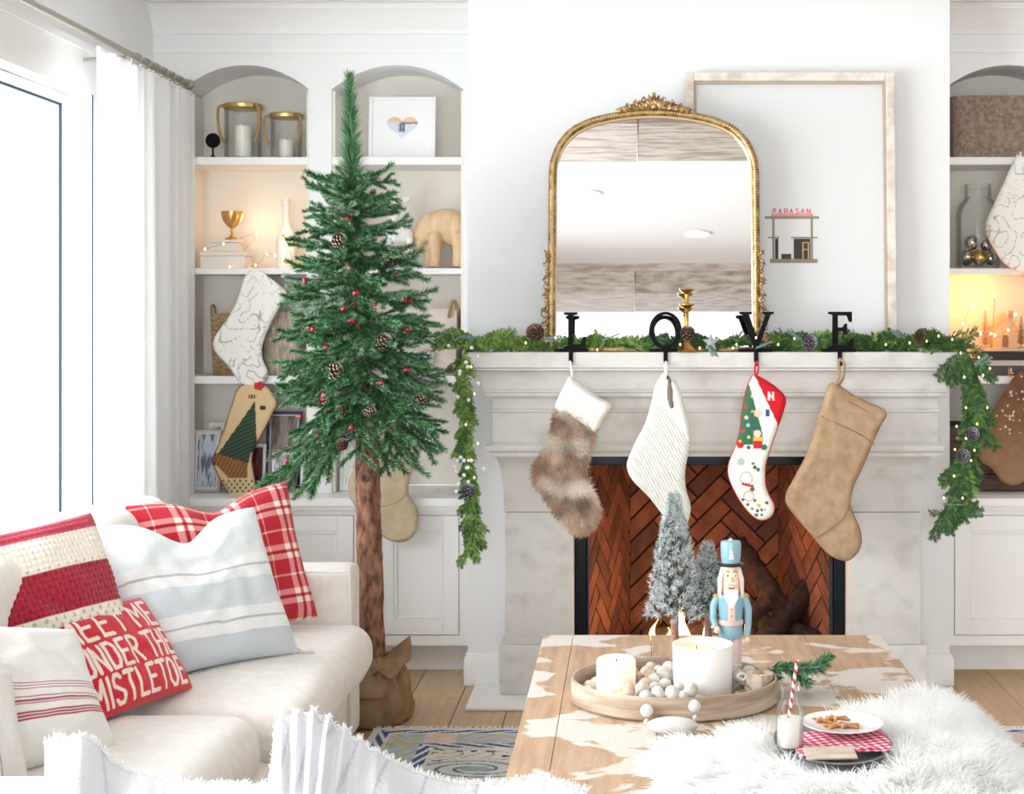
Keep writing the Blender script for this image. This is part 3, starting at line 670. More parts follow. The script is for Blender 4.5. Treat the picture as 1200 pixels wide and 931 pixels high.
# letters on flat bases with hooks
LET = {'L': [(-.040,.150),(.040,.150),(.040,.138),(.018,.134),(.018,.020),(.052,.020),(.064,.052),(.074,.052),(.070,0),(-.040,0),(-.040,.012),(-.018,.016),(-.018,.134),(-.040,.138)]}
YL = 5.53; LM = BLACK
def letter(ch, px, label):
    X = PX(px, 5.515)
    t = thing('letter_stocking_holder', label, 'stocking holder', (X, YL, MZ), group='black letter stocking holders')
    B().bbox(-.062, .062, -.0135, .05, .0005, .012, .003).done('base', LM, t)
    b = B().bbox(-.008, .008, -.0225, -.0145, -.036, .0115, .002); b.tube([(0,-.018,-.028),(0,-.024,-.042),(0,-.046,-.046),(0,-.064,-.040),(0,-.068,-.026)], [.006,.006,.0055,.005,.004], 8); b.done('hook', LM, t)
    d = .011; z0 = .0115
    def P(pts, nm='letter_face'): B().prism([(x, z+z0) for x, z in pts], -.012, d).done('letter', LM, t, smooth=0)
    if ch == 'L':
        P([(-.026,.136),(.024,.136),(.024,.128),(.008,.124),(.008,.016),(.034,.016),(.046,.046),(.056,.046),(.054,0),(-.026,0),(-.026,.008),(-.010,.012),(-.010,.124),(-.026,.128)])
    if ch == 'O':
        rings = []; n = 40
        outer = [(.060*math.cos(a), .069+.069*math.sin(a)) for a in [2*PI*i/n for i in range(n)]]; inner = [(.041*math.cos(a), .069+.058*math.sin(a)) for a in [2*PI*i/n for i in range(n)]]
        vs = [(x,-.012,z+z0) for x, z in outer]+[(x,-.012,z+z0) for x, z in inner]+[(x,d,z+z0) for x, z in outer]+[(x,d,z+z0) for x, z in inner]; fs = []
        for i in range(n):
            j = (i+1) % n; fs += [(i,j,n+j,n+i),(2*n+i,3*n+i,3*n+j,2*n+j),(i,2*n+i,2*n+j,j),(n+i,n+j,3*n+j,3*n+i)]
        B().add(vs, fs).done('letter', LM, t, smooth=30)
    if ch == 'V':
        P([(-.060,.138),(-.014,.138),(-.014,.130),(-.026,.127),(.006,.040),(.036,.127),(.026,.130),(.026,.138),(.066,.138),(.066,.130),(.054,.127),(.008,0),(-.006,0),(-.050,.127),(-.060,.130)])
    if ch == 'E':
        P([(-.040,.138),(.046,.138),(.046,.100),(.038,.100),(.028,.124),(-.006,.124),(-.006,.080),(.014,.080),(.022,.094),(.028,.094),(.028,.052),(.022,.052),(.014,.066),(-.006,.066),(-.006,.014),(.034,.014),(.046,.040),(.054,.040),(.050,0),(-.040,0),(-.040,.008),(-.024,.012),(-.024,.126),(-.040,.130)])
    return X
hx = {}
for ch, px, lb in (('L', 669, 'black iron letter L stocking holder on the mantel'), ('O', 780, 'black iron letter O stocking holder on the mantel'), ('V', 886, 'black iron letter V stocking holder on the mantel'), ('E', 984, 'black iron letter E stocking holder on the mantel')):
    hx[ch] = letter(ch, px, lb)

# ---- stockings on the mantel
SY = 5.445
def stocking(label, group='christmas stockings on the mantel', hook=(0,0), Y=SY):
    return thing('christmas_stocking', label, 'stocking', (PX(hook[0], Y), Y, PZ(hook[1], Y)), group=group)
def outl(pts, t, Y=SY, n=4): return spline2(rel([(PX(a, Y), PZ(b_, Y)) for a, b_ in pts], (t.location.x, t.location.z)), n)
def fur(name, parent, P, Ysurf, cnt, L_, down, cols, m, T, rad, wd=.0012):
    """short hairs over the front of an inflated outline"""
    A = np.array(P); Bn = np.roll(A, -1, 0); x0, z0 = A.min(0); x1, z1 = A.max(0); b = B(); vs = []; fs = []; cs = []; rs = random.Random(11); k = 0
    while k < cnt:
        x, z = rs.uniform(x0, x1), rs.uniform(z0, z1)
        c = ((A[:,1] > z) != (Bn[:,1] > z)) & (x < (Bn[:,0]-A[:,0])*(z-A[:,1])/(Bn[:,1]-A[:,1]+1e-12)+A[:,0])
        if c.sum() % 2 == 0: continue
        d = Bn-A; q = np.clip(((x-A[:,0])*d[:,0]+(z-A[:,1])*d[:,1])/((d**2).sum(1)+1e-12), 0, 1); e = A+d*q[:,None]-np.array([x,z]); ii = (e**2).sum(1).argmin(); dd = math.sqrt((e**2).sum(1)[ii])
        hgt = T/2*(1-(1-min(dd/rad,1))**2)**.5; ou = Vector((-0,0,0))
        ev = e[ii]/max(dd, 1e-6); o_ = max(0, 1-dd/rad)
        dr = Vector((ev[0]*o_*.9, -.45, ev[1]*o_*.9)) + Vector(down) + Vector((rs.gauss(0,.25), rs.gauss(0,.15), rs.gauss(0,.25))) + noise.noise_vector(Vector((x*22, 3, z*22)))*.7
        dr.normalize(); l = L_*rs.uniform(.6,1.25); p = Vector((x, Ysurf-hgt, z)); s = dr.cross(Vector((0,1,0))).normalized()*wd
        i = len(vs); vs += [p-s, p+s, p+dr*l*.6+s*.6, p+dr*l*.6-s*.6, p+dr*l]; fs += [(i,i+1,i+2,i+3),(i+3,i+2,i+4)]; cc = cols(x, z, rs); cs += [mixc(cc,(0,0,0),.25)]*2+[cc]*3; k += 1
    b.v = [tuple(v) for v in vs]; b.f = fs; o = b.done(name, m, parent, smooth=0, colors=cs, two=1); o['kind'] = 'stuff'
FURM = mat('faux_fur', attr=True, rough=.8, sheen=.4)
CRW = mat('cream_fleece', srgb(240,236,228), .95, bump=.5, bscale=240, sheen=.5)
def loop(t, pts, m, r=.004, name='hanging_loop'):
    B().tube(smooth_path([(x, y, z) for x, y, z in pts], 6), r, 8).done(name, m, t)
# 1 fur stocking
t = stocking('brown faux fur stocking with a cream fleece cuff', hook=(669, 424))
body = [(655,474),(648,495),(638,522),(625.5,546),(624.5,563),(637.5,582),(652,604),(668.5,622),(683,626.5),(698,616),(703.6,597),(697,578),(688,560),(690,536),(697,512),(695,490),(675,478)]
P = outl(body, t)
def furcol(x, z, rs=None):
    q = noise.noise(Vector((x*14, z*11, 2)))*.5+.5 + .25*noise.noise(Vector((x*40, z*30, 2)))
    c = mixc(srgb(134,104,82), srgb(208,178,150), min(1, max(0, q*1.5-.3))); c = mixc(c, srgb(236,222,206), max(0, noise.noise(Vector((x*16+9, z*12, 7))))*1.2)
    return jit(c, .12) if rs else c
soft('body', P, .055, mat('fur_base', attr=True, rough=.9), t, h=.008, rad=.035, color=furcol, wr=.006)
fur('fur', t, P, 0, 9000, .02, (0,0,-.55), furcol, FURM, .055, .035)
P2 = outl([(668,441),(683,452),(699,464),(716,475),(707,492),(698,508),(684,501),(668,490),(650,480),(655,463),(662,449)], t)
soft('cuff', P2, .072, CRW, t, h=.008, rad=.022, wr=.006, seed=4)
loop(t, [(0,-.032,.026-.024),(.004,-.036,-.02),(.006,-.02,-.055),(.0,-.012,-.03),(-.004,-.028,-.002),(0,-.032,.002)], mat('white_cord', srgb(236,232,224), .9), .003)
# 2 cable knit
t = stocking('white chunky cable knit stocking hanging open at the top', hook=(780, 424))
kn = [(777,437),(786,443),(792,460),(797,482),(808,511),(808,525),(803,552),(804,573),(809.5,594),(806,612),(795,620),(783,612),(775,602),(761,583.5),(741,563),(734.5,548),(737,535),(746,515),(756,496),(763,472),(767,454)]
P = outl(kn, t)
KN = mat('cream_knit', srgb(240,238,230), .95, bump=.3, bscale=300, sheen=.3)
def knitd(x, z):
    a = (x*.88+z*.47); b_ = (z*.88-x*.47); w_ = a*2*PI/.021
    return .0090*abs(math.sin(w_)) + .0036*abs(math.sin(b_*2*PI/.02 + (1 if math.sin(w_) > 0 else -1)*a*180))*abs(math.sin(w_))
soft('leg', P, .045, KN, t, h=.0036, rad=.03, dispf=knitd, wr=.004)
fold = outl([(778,439),(789,444),(797,458),(802,478),(808,500),(808,520),(799,509),(787,492),(776,480),(768,470),(770,455),(773,446)], t)
soft('folded_cuff', fold, .058, KN, t, Y=-.004, h=.005, rad=.02, wr=.005, seed=3, dispf=lambda x, z: .0025*abs(math.sin((x*.6-z*.8)*420)))
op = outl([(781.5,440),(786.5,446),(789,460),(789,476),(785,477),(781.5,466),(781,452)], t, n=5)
soft('opening', op, .006, mat('inside_shade', srgb(120,112,102), .95), t, Y=-.034, h=.006, rad=.01)  # dark patch on the cream knit, shade of the opening put into its colour
loop(t, [(0,-.032,.002),(.004,-.036,-.02),(.002,-.02,-.05),(-.004,-.028,-.02),(0,-.032,.002)], mat('white_cord'), .0035)
# 3 needlepoint
t = stocking('white needlepoint stocking with a red cuff, green tree and snowman', hook=(886, 424))
np_ = [(884.5,440),(900,448),(912,457),(920.5,468),(917,484),(911,502),(903,525),(897,546),(897,568),(901,580),(907,592),(905.5,603),(896,609.7),(885,607),(872,594),(860,574),(853.5,556),(855,541),(862,524),(867,506),(870,480),(875,456),(880,445)]
P = outl(np_, t)
lx, lz = t.location.x, t.location.z
def ups(px, py): return ((px-VX)*SY/FPX-lx, EYE-(py-VY)*SY/FPX-lz)
def NPcol(x, z):
    px = (x+lx)*FPX/SY+VX; py = VY-(z+lz-EYE)*FPX/SY
    c = srgb(240,238,230)
    def circ(a, b_, r): return (px-a)**2+(py-b_)**2 < r*r
    # red cuff: right of the diagonal from (884,440) to (911,500)
    if (px-884)*(500-440)-(py-440)*(912-884) > 0 and py < 503:
        c = srgb(212,24,38)
        if ((px-903)**2 < 16 and abs(py-464) < 5 and (abs(px-900.5) < 1.1 or abs(px-905.5) < 1.1 or abs((py-464)-(px-903)*1.4) < 1.6)): c = srgb(246,236,232)
        return c
    tri = (py-448)*.30
    if 446 < py < 521 and abs(px-(877-(py-448)*.03)) < tri and px < 893:
        c = mixc(srgb(38,92,66), srgb(70,126,92), .5+.5*math.sin(px*2.1)*math.sin(py*1.7))
        for a, b_, r, k in ((881,464,2,srgb(226,190,70)),(874,477,2,srgb(186,60,60)),(874,489,2.4,srgb(236,190,190)),(876,498,2.2,srgb(180,200,220)),(882,505,1.8,srgb(90,90,170)),(871,505,2,srgb(196,60,50)),(881,482,1.5,srgb(226,190,70)),(877,512,1.8,srgb(236,220,120))):
            if circ(a, b_, r): c = k
    if circ(867,521,4.2): c = srgb(196,40,40)
    if circ(867,517,1.5): c = srgb(220,180,70)
    if circ(888,484,5): c = srgb(240,206,190)          # child at the tree
    if circ(887,508,4.5): c = srgb(240,210,190)
    if abs(px-888) < 6 and 512 < py < 516: c = srgb(232,184,80)
    if abs(px-887) < 5 and 516 <= py < 525: c = srgb(204,40,40)
    if circ(895,524,3.6) or circ(877,524,2.5): c = srgb(60,110,80)
    if abs(px-899) < 2.2 and abs(py-484) < 4: c = srgb(62,72,130)
    if circ(868,541,4.5) and math.sin(px*3+py*2) > 0: c = srgb(80,150,110)
    if (circ(884,547,2.4) or circ(888,550,2.2) or circ(882,543,1.6)): c = srgb(50,104,72)
    r1 = math.hypot(px-874, py-560)
    if abs(r1-7) < .9: c = srgb(206,196,196)
    if abs(px-876) < 7 and abs(py-568-(px-876)*.25) < 1.7: c = srgb(206,44,48)
    if circ(881,573,3): c = srgb(60,120,76)
    if circ(877,581,6.5) and not circ(877,581,5.0): c = srgb(224,176,176)
    for a, b_, r, k in ((870,585,1.8,0),(876,591,1.8,0),(884,586,1.8,0),(889,592,2,1),(887,598,1.8,2),(892,597,1.8,0),(898,589,2,3),(886,603,2,0),(892,603,1.5,0),(881,596,1.5,0),(896,597,1.3,4)):
        if circ(a, b_, r): c = (srgb(66,116,84), srgb(214,178,60), srgb(90,60,130), srgb(50,90,86), srgb(200,120,120))[k]
    return c
soft('body', P, .04, mat('needlepoint', attr=True, rough=.9, bump=.3, bscale=700), t, h=.0032, rad=.022, color=NPcol, wr=.002)
REDP = mat('red_piping', srgb(196,22,36), .8)
B().tube([(x, .002, z) for x, z in P], .0032, 6, closed=True).done('piping', REDP, t)
B().tube(smooth_path([(0,-.031,.003),(.006,-.034,-.02),(-.002,-.014,-.055),(-.007,-.028,-.02),(0,-.031,.003)], 6), .0032, 6).done('hanging_loop', REDP, t)
# 4 burlap
t = stocking('large tan burlap stocking with a stitched toe and heel', hook=(984, 421))
bu = [(974.6,448.6),(1006,466),(1038,482),(1032,500),(1024.5,516),(1012.4,546),(1001,570),(997,590),(1002,606),(1008,620),(1010,636),(1004,650),(991,658),(971,650),(951,628),(936,610),(923,594),(920.5,580),(929,563),(943.7,535),(951,514),(956,497),(964,472)]
P = outl(bu, t, n=5)
BUR = mat('burlap', srgb(172,140,108), .95, col2=srgb(190,160,128), nscale=26, nstretch=(1,1,1), bump=.6, bscale=330, detail=8)
soft('body', P, .05, BUR, t, h=.007, rad=.028, wr=.01, seed=6)
def seamline(pts, t_, m, y=-.026, r=.0018, nm='seam', Y=SY):
    Q = rel([(PX(a, Y), PZ(b_, Y)) for a, b_ in pts], (t_.location.x, t_.location.z)); B().tube(smooth_path([(x, y, z) for x, z in Q], 6), r, 5).done(nm, m, t_)
SEAMM = mat('burlap_seam', srgb(140,108,80), .95)
seamline([(960,487),(980,496),(1005,508),(1023,520)], t, SEAMM); seamline([(996,590),(985,608),(968,622),(954,630)], t, SEAMM); seamline([(974,460),(1002,475),(1032,490)], t, SEAMM, -.020)
b = B(); Q = smooth_path([(0,-.034,.002),(.012,-.034,-.02),(.010,-.012,-.07),(-.012,.0,-.105),(-.020,-.01,-.10),(-.005,-.02,-.06),(-.008,-.03,-.01),(0,-.034,.002)], 6)
b.tube(Q, .0055, 6).done('hanging_loop', BUR, t)

# ---- framed print leaning behind the mirror
def PZm(py, Y): return PZ(py, Y) - MZ
FRY = 5.745; lean_f = R(-3.2)
fx0, fx1, fh = PX(803,5.78), PX(1048.5,5.78), PZm(86.5, 5.82)
t = thing('framed_print', 'tall whitewashed wood framed print leaning behind the gold mirror', 'picture', ((fx0+fx1)/2, FRY, MZ+.001)); t.rotation_euler = (lean_f, 0, 0)
hw = (fx1-fx0)/2; FW = mat('whitewashed_frame', srgb(206,190,176), .7, col2=srgb(232,224,214), nscale=9, nstretch=(2,2,2), ramp=(.35,.6), bump=.4, bscale=60)
def frame_bar(t_, x0, x1, z0, z1, m, y0=-.022, y1=.006): return B().bbox(x0, x1, y0, y1, z0, z1, .004).done('frame_bar', m, t_, smooth=0)
fb_ = .034
frame_bar(t, -hw, -hw+fb_, 0, fh, FW); frame_bar(t, hw-fb_, hw, 0, fh, FW); frame_bar(t, -hw+fb_, hw-fb_, fh-fb_, fh, FW); frame_bar(t, -hw+fb_, hw-fb_, 0, fb_, FW)
b = B(); e = fb_*.34
for x0, x1, z0, z1 in ((-hw+fb_, -hw+fb_+.010, fb_, fh-fb_), (hw-fb_-.010, hw-fb_, fb_, fh-fb_), (-hw+fb_+.010, hw-fb_-.010, fh-fb_-.010, fh-fb_), (-hw+fb_+.010, hw-fb_-.010, fb_, fb_+.010)): b.bbox(x0, x1, -.014, .0, z0, z1, .002)
b.done('inner_moulding', mat('frame_sight', srgb(186,168,150), .7), t, smooth=0)
B().box(-hw+fb_, hw-fb_, .0005, .004, fb_, fh-fb_).done('paper', mat('print_paper', srgb(224,224,224), .35, coat=.25), t, smooth=0)
# the printed stall: flat ink on the paper
def prx(px): return PX(px, 5.77)-t.location.x
def prz(py): return PZm(py, 5.77)
def ink(name, rects, col, y=-.0006):
    b = B()
    for a, b_, c, d in rects: b.box(prx(a), prx(c), y, .0004, prz(d), prz(b_))
    b.done(name, mat('ink_'+name, srgb(*col), .6), t, smooth=0)
ink('printed_stall', [(896.5,253.5,960,256.5),(905,256,907.6,304),(950,256,952.6,304),(902,303.8,958,308.5),(900,277.8,913,279.6),(927,277.8,958,279.6)], (150,138,116))
ink('printed_counter_shade', [(908.2,280,912,303.8),(915.5,298,927,303.8),(930,280,949.5,303.8)], (62,52,48))
ink('printed_ladder', [(940,284,941.6,303.6),(946.5,284,948.1,303.6),(941,292,947,293.4),(941,284,947,285.3)], (196,164,116), -.0009)
ink('printed_sign_backing', [(904,250.5,953,253.4)], (232,150,156))
cu = B(); PF = {'P': [[(0,0),(0,6),(3,6),(3,3),(0,3)]], 'A': [[(0,0),(1.7,6),(3.4,0)],[(.8,2.2),(2.6,2.2)]], 'R': GL['R'], 'S': GL['S'], 'N': GL['N']}
wx = 906.0
for ch in 'PARASAN':
    for st in PF[ch]:
        for (a, b_), (c, d) in zip(st, st[1:]):
            s_ = 1.05; p0 = Vector((prx(wx+a*s_), 0, prz(250.4-b_*.95))); p1 = Vector((prx(wx+c*s_), 0, prz(250.4-d*.95))); dv = (p1-p0).normalized(); nn = Vector((dv.z,0,-dv.x))*.0016
            cu.add([p0-nn+Vector((0,-.0007,0)), p0+nn+Vector((0,-.0007,0)), p1+nn+Vector((0,-.0007,0)), p1-nn+Vector((0,-.0007,0))], [(0,1,2,3)])
    wx += 6.6
cu.done('printed_lettering', mat('ink_pink', srgb(214,84,100), .6), t, smooth=0)

# ---- gold mirror
MY = 5.60; t = thing('arched_mirror', 'arched antique gold mirror with a carved crest leaning on the chimney breast', 'mirror', (PX(766.5,5.63), MY, MZ+.001)); t.rotation_euler = (R(-5), 0, 0)
mcx = t.location.x
def mp(px, py): Y = 5.60+.08*(1-(py-110)/300); return (PX(px, Y)-mcx, (PZ(py, Y)-MZ)/math.cos(R(5)))
left = [(646,411),(646.5,340),(647,260),(647.5,205),(650,186),(658,168),(672,153),(692,143),(718,136.5),(745,133),(767,132)]
path = [mp(*p) for p in left]; path += [(-x, z) for x, z in reversed(path[:-1])]
sp = smooth_path([(x, 0, max(z,.012)) for x, z in path], 8)
b = B(); b.tube(sp, .0145, 12); b.done('frame', GOLD, t)
b = B(); b.tube([Vector((p.x*.975, .004, .012+(p.z-.012)*.984)) for p in sp], .008, 8); b.done('inner_rim', mat('pale_gold', srgb(216,190,150), .4, .9), t)
tot = 0; nxt = 0; bd = B(); pr = sp[0]
for p in sp[1:]:
    seg = (p-pr).length
    while nxt <= tot+seg:
        q = pr.lerp(p, (nxt-tot)/max(seg,1e-9)); bd.ball((q.x*.995, -.0135, q.z), .0048, 6, 4); nxt += .0105
    tot += seg; pr = p
o = bd.done('beading', mat('bright_gold', srgb(232,204,150), .3, 1.0), t); o['kind'] = 'stuff'
B().bbox(sp[0].x, sp[-1].x, -.010, .012, 0, .016, .003).done('bottom_rail', GOLD, t)
gl_ = [(p.x*.975, .012+(p.z-.012)*.984) for p in sp]
B().prism(gl_, .006, .009).done('mirror_glass', mat('mirror_silver', (.93,.93,.94), .01, 1.0), t, smooth=0)
B().prism(gl_, .0095, .014).done('backing_board', mat('backing_board', srgb(120,96,70), .8), t, smooth=0)
# carved crest: shell, acanthus leaves, scrolls
def leaf(b, base, ang, L_, W_, curl=.5, y=-.012):
    pts = []; rr = []
    for i in range(9):
        q = i/8; a = ang + curl*q; base2 = (base[0]+math.cos(ang+curl*q*.5)*L_*q, y-.008*math.sin(q*PI), base[1]+math.sin(ang+curl*q*.5)*L_*q); pts.append(base2); rr.append(W_*math.sin(PI*min(1,q*.85+.12))+.0008)
    b.tube(pts, rr, 7)
def scroll(b, c, r0, turns, s=1, y=-.012, w_=.004, a0=0):
    pts = []; n = 22
    for i in range(n+1):
        q = i/n; a = a0+s*q*turns*2*PI; r_ = r0*(1-q*.82); pts.append((c[0]+r_*math.cos(a), y-.004*q, c[1]+r_*math.sin(a)))
    b.tube(pts, [w_*(1-.5*i/n) for i in range(n+1)], 6)
zt = mp(767,132)[1]+.006
b = B()
for k in range(-3, 4): leaf(b, (k*.004, zt+.008), PI/2 - k*.30, .062-abs(k)*.007, .0085, 0, -.010)
b.ball((0,-.016,zt+.012), .014, 12, 8); b.ball((0,-.012,zt+.062), .008, 8, 6); b.done('crest_shell', GOLD, t)
for s in (-1, 1):
    b = B()
    for i, (x, dz, L_) in enumerate(((.028,.004,.044),(.050,.004,.040),(.074,.0,.036),(.098,-.003,.030),(.120,-.006,.026))):
        a = PI/2 - .5 - i*.12
        for dd in (-.5, 0, .5): leaf(b, (s*x, zt+dz), (a+dd) if s > 0 else PI-(a+dd), L_*(1 if dd == 0 else .75), .0065, -.5*s)
        b.ball((s*x,-.017,zt+dz+.008), .0075, 8, 6)
    b.done('crest_leaves_side', GOLD, t)
    b = B(); scroll(b, (s*.034, zt+.036), .014, 1.2, -s, a0=PI/2); scroll(b, (s*.066, zt+.026), .012, 1.2, -s, a0=PI/2); scroll(b, (s*.098, zt+.016), .010, 1.2, -s, a0=PI/2); b.done('crest_scroll', GOLD, t)
    # carved drops low on the sides
    b = B(); sx_ = sp[0].x if s < 0 else sp[-1].x
    zs = [mp(642, py)[1] for py in (300, 318, 336, 352, 368, 384)]
    for i, z in enumerate(zs):
        scroll(b, (sx_+s*(.014+.003*i), z), .012+.0015*i, 1.1, s, a0=PI/2*(i%2)); leaf(b, (sx_+s*.010, z-.01), -PI/2+s*.5, .034+.003*i, .006, s*.5); leaf(b, (sx_+s*.012, z), (PI*.35 if s > 0 else PI*.65), .026, .005, -s*.5)
    for dd in (.1,.5,.9,1.3): leaf(b, (sx_+s*.012, .03), (dd if s > 0 else PI-dd), .045, .008, .2*s)
    b.done('side_carving', GOLD, t)

# ---- brass candlestick in front of the mirror
BRS = mat('brass', srgb(184,146,78), .3, 1.0)
t = thing('brass_candlestick', 'slim brass candlestick in front of the mirror, behind the garland', 'candlestick', (PX(805,5.53), 5.535, MZ+.001))
ch_ = PZ(339,5.53)-MZ
B().lathe([(0,0),(.04,0),(.042,.006),(.03,.014),(.012,.03),(.007,.05),(.009,.07),(.006,.09),(.006,ch_-.09),(.009,ch_-.085),(.006,ch_-.075),(.018,ch_-.068),(.0295,ch_-.060),(.030,ch_-.056),(.010,ch_-.056),(.007,ch_-.05),(.0065,ch_-.02)], 24).done('stem', BRS, t)
B().lathe([(.0065,ch_-.02),(.012,ch_-.016),(.030,ch_-.004),(.031,ch_),(.012,ch_-.002),(0,ch_-.003)], 24).done('drip_pan', BRS, t)
# faceted glass star and small clear candle glass
t = thing('glass_star', 'small clear glass star ornament by the candlestick', 'ornament', (PX(833,5.5), 5.50, MZ+.001))
st = [((.034 if i % 2 == 0 else .015)*math.sin(2*PI*i/10), .036+(.034 if i % 2 == 0 else .015)*math.cos(2*PI*i/10)) for i in range(10)]
b = B(); vs = [(x,0,z) for x, z in st]+[(0,-.012,.036),(0,.012,.036)]; b.add(vs, [(i,(i+1)%10,10) for i in range(10)]+[((i+1)%10,i,11) for i in range(10)]); b.done('star', mat('frosted_star', srgb(226,232,230), .25, trans=.5), t, smooth=0)

# ---- evergreen garland
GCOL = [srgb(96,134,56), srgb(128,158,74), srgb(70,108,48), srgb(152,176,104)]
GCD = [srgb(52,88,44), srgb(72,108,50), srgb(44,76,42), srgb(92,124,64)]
CED = mat('cedar_foliage', attr=True, rough=.75)
def cedar(name, L_, cols, seed):
    rs = random.Random(seed); vs = []; fs = []; cs = []
    def strip(p, d, l, w_, c):
        s = d.cross(Vector((0,0,1))); s = (s if s.length > .1 else d.orthogonal()).normalized()*w_; i = len(vs); m_ = p+d*l*.5+Vector((0,0,.0015)); e = p+d*l
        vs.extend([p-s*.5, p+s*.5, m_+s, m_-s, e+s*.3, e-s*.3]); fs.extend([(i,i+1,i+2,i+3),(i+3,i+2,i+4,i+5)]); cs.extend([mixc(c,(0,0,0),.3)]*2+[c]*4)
    n = int(L_/.007)
    for k in range(n):
        q = k/n; p = Vector((L_*q, .008*math.sin(q*4+seed), -.05*L_*q*q*6)); c = jit(rs.choice(cols), .18)
        strip(p, Vector((1, 0, -.15)).normalized(), L_/n*1.4, .0016, c)
        for s in (-1, 1):
            l = .045*math.sin(PI*min(1, (1-q)*.75+.2))*rs.uniform(.7,1.2); d = Vector((.75, s*.65, rs.uniform(-.35,.35))).normalized(); strip(p, d, l, .0014, c)
            for j in range(1, int(l/.0065)):
                pp = p+d*(j*.0065)
                for s2 in (-1, 1): strip(pp, (d+Vector((.2, s2*.75, rs.uniform(-.3,.3)))).normalized(), .014*rs.uniform(.6,1.2)*(1-.3*j*.0065/l), .0017, jit(c, .15))
    me = bpy.data.meshes.new(name); me.from_pydata([tuple(v) for v in vs], [], fs); at = me.color_attributes.new('Col','FLOAT_COLOR','POINT')
    ca = np.ones((len(vs),4), dtype=np.float32); ca[:,:3] = np.array(cs); at.data.foreach_set('color', ca.ravel()); me.materials.append(CED); return me
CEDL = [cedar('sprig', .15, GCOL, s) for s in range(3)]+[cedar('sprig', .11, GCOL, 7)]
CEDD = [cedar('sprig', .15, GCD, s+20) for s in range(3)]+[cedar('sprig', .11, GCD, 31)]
def eucal():
    b = B(); b.tube([(0,0,0),(.07,0,.005)], .0012, 4)
    for k in range(6):
        x = .008+k*.010
        for s in (-1, 1):
            L2 = .022; pts = [(x+L2*q*.5, s*L2*q, .006*math.sin(q*3)) for q in (0,.5,1)]; w_ = [.001,.008,.002]
            i = len(b.v); vs = []
            for (a, c, d), ww in zip(pts, w_): vs += [(a-ww, c, d), (a+ww, c, d)]
            b.add(vs, [(0,1,3,2),(2,3,5,4)])
    b.c = [(1,1,1)]*len(b.v); me = bpy.data.meshes.new('leaf_spray'); me.from_pydata(b.v, [], b.f); me.materials.append(mat('eucalyptus', srgb(92,124,118), .7, col2=srgb(134,158,150), nscale=20)); return me
EUC = eucal()
def pinecone_mesh(r_, h, col, tip, name='pinecone', seed=0):
    b = B(); cs = []; rs = random.Random(seed); n = 46
    b.ball((0,0,h/2), r_*.5, 8, 6, (1,1,h/2/(r_*.5)*.9), col=mixc(col,(0,0,0),.5))
    for k in range(n):
        q = (k+.5)/n; a = k*2.39996; z = h*q; rr = r_*(math.sin(PI*min(1,(q*.88+.1)))**.6); d = Vector((math.cos(a), math.sin(a), .35+q*.6)).normalized(); sd = Vector((-math.sin(a), math.cos(a), 0))
        p0 = Vector((math.cos(a)*rr*.30, math.sin(a)*rr*.30, z)); w_ = r_*.36*(1-.4*abs(q-.4)); p1 = p0+d*rr*.80; 
        b.add([p0-sd*w_*.4, p0+sd*w_*.4, p1+sd*w_, p1-sd*w_, p1+d*r_*.08-sd*w_*.6+Vector((0,0,.002)), p1+d*r_*.08+sd*w_*.6+Vector((0,0,.002)), p0+Vector((0,0,-.12*r_)), p1+Vector((0,0,-.16*r_))], [(0,1,2,3),(3,2,5,4),(0,3,7,6),(1,6,7,2),(4,5,7)], col)
        for i in range(-8, 0): b.c[i] = jit(tip if i in (-3,-4) else (mixc(col,(0,0,0),.45) if i in (-1,-2,-7,-8) else col), .1) 
    me = bpy.data.meshes.new(name); me.from_pydata(b.v, [], b.f); at = me.color_attributes.new('Col','FLOAT_COLOR','POINT'); ca = np.ones((len(b.v),4), dtype=np.float32); ca[:,:3] = np.array(b.c); at.data.foreach_set('color', ca.ravel())
    me.materials.append(mat('pinecone_scales', attr=True, rough=.7)); return me
PC_DARK = pinecone_mesh(.026, .05, srgb(92,62,48), srgb(214,196,178))
PC_FROST = pinecone_mesh(.026, .05, srgb(104,96,104), srgb(226,222,226), seed=3)
bulb_me = None
def bulb(parent, p, r_=.0042):
    global bulb_me
    if bulb_me is None:
        b = B().ball((0,0,0), .0042, 8, 6, (1,1,1.4)); bulb_me = bpy.data.meshes.new('bulb'); bulb_me.from_pydata(b.v, [], b.f); bulb_me.shade_smooth(); bulb_me.materials.append(BULB)
    return share(bulb_me, 'bulb', parent, Matrix.Translation(p) @ Matrix.Scale(r_/.0042, 4))
t = thing('evergreen_garland', 'cedar garland with fairy lights and pinecones along the mantel, hanging down both ends', 'garland', (0, 5.54, MZ))
def G(px, py, Y): return Vector((PX(px, Y), Y-5.54, PZ(py, Y)-MZ))
GP = [G(553,640,5.50), G(555,600,5.50), G(549,545,5.49), G(546,480,5.48), G(540,425,5.48), G(548,402,5.52)] + [Vector((PX(p,5.53), .068+.010*math.sin(p*.05), .026)) for p in range(585,1100,40)] + [G(1112,404,5.52), G(1132,412,5.50), G(1146,450,5.49), G(1140,505,5.49), G(1124,560,5.49), G(1108,605,5.49)]
gp = smooth_path(GP, 6)
B().tube(gp, .0035, 6).done('stem', mat('green_wire', srgb(48,72,36), .8), t)
rs = random.Random(5); cum = [0]
for a, b_ in zip(gp, gp[1:]): cum.append(cum[-1]+(b_-a).length)
def at_(s):
    for i in range(1, len(cum)):
        if s <= cum[i]: q = (s-cum[i-1])/max(1e-9, cum[i]-cum[i-1]); return gp[i-1].lerp(gp[i], q), (gp[i]-gp[i-1]).normalized()
    return gp[-1], (gp[-1]-gp[-2]).normalized()
S = cum[-1]; s = .01
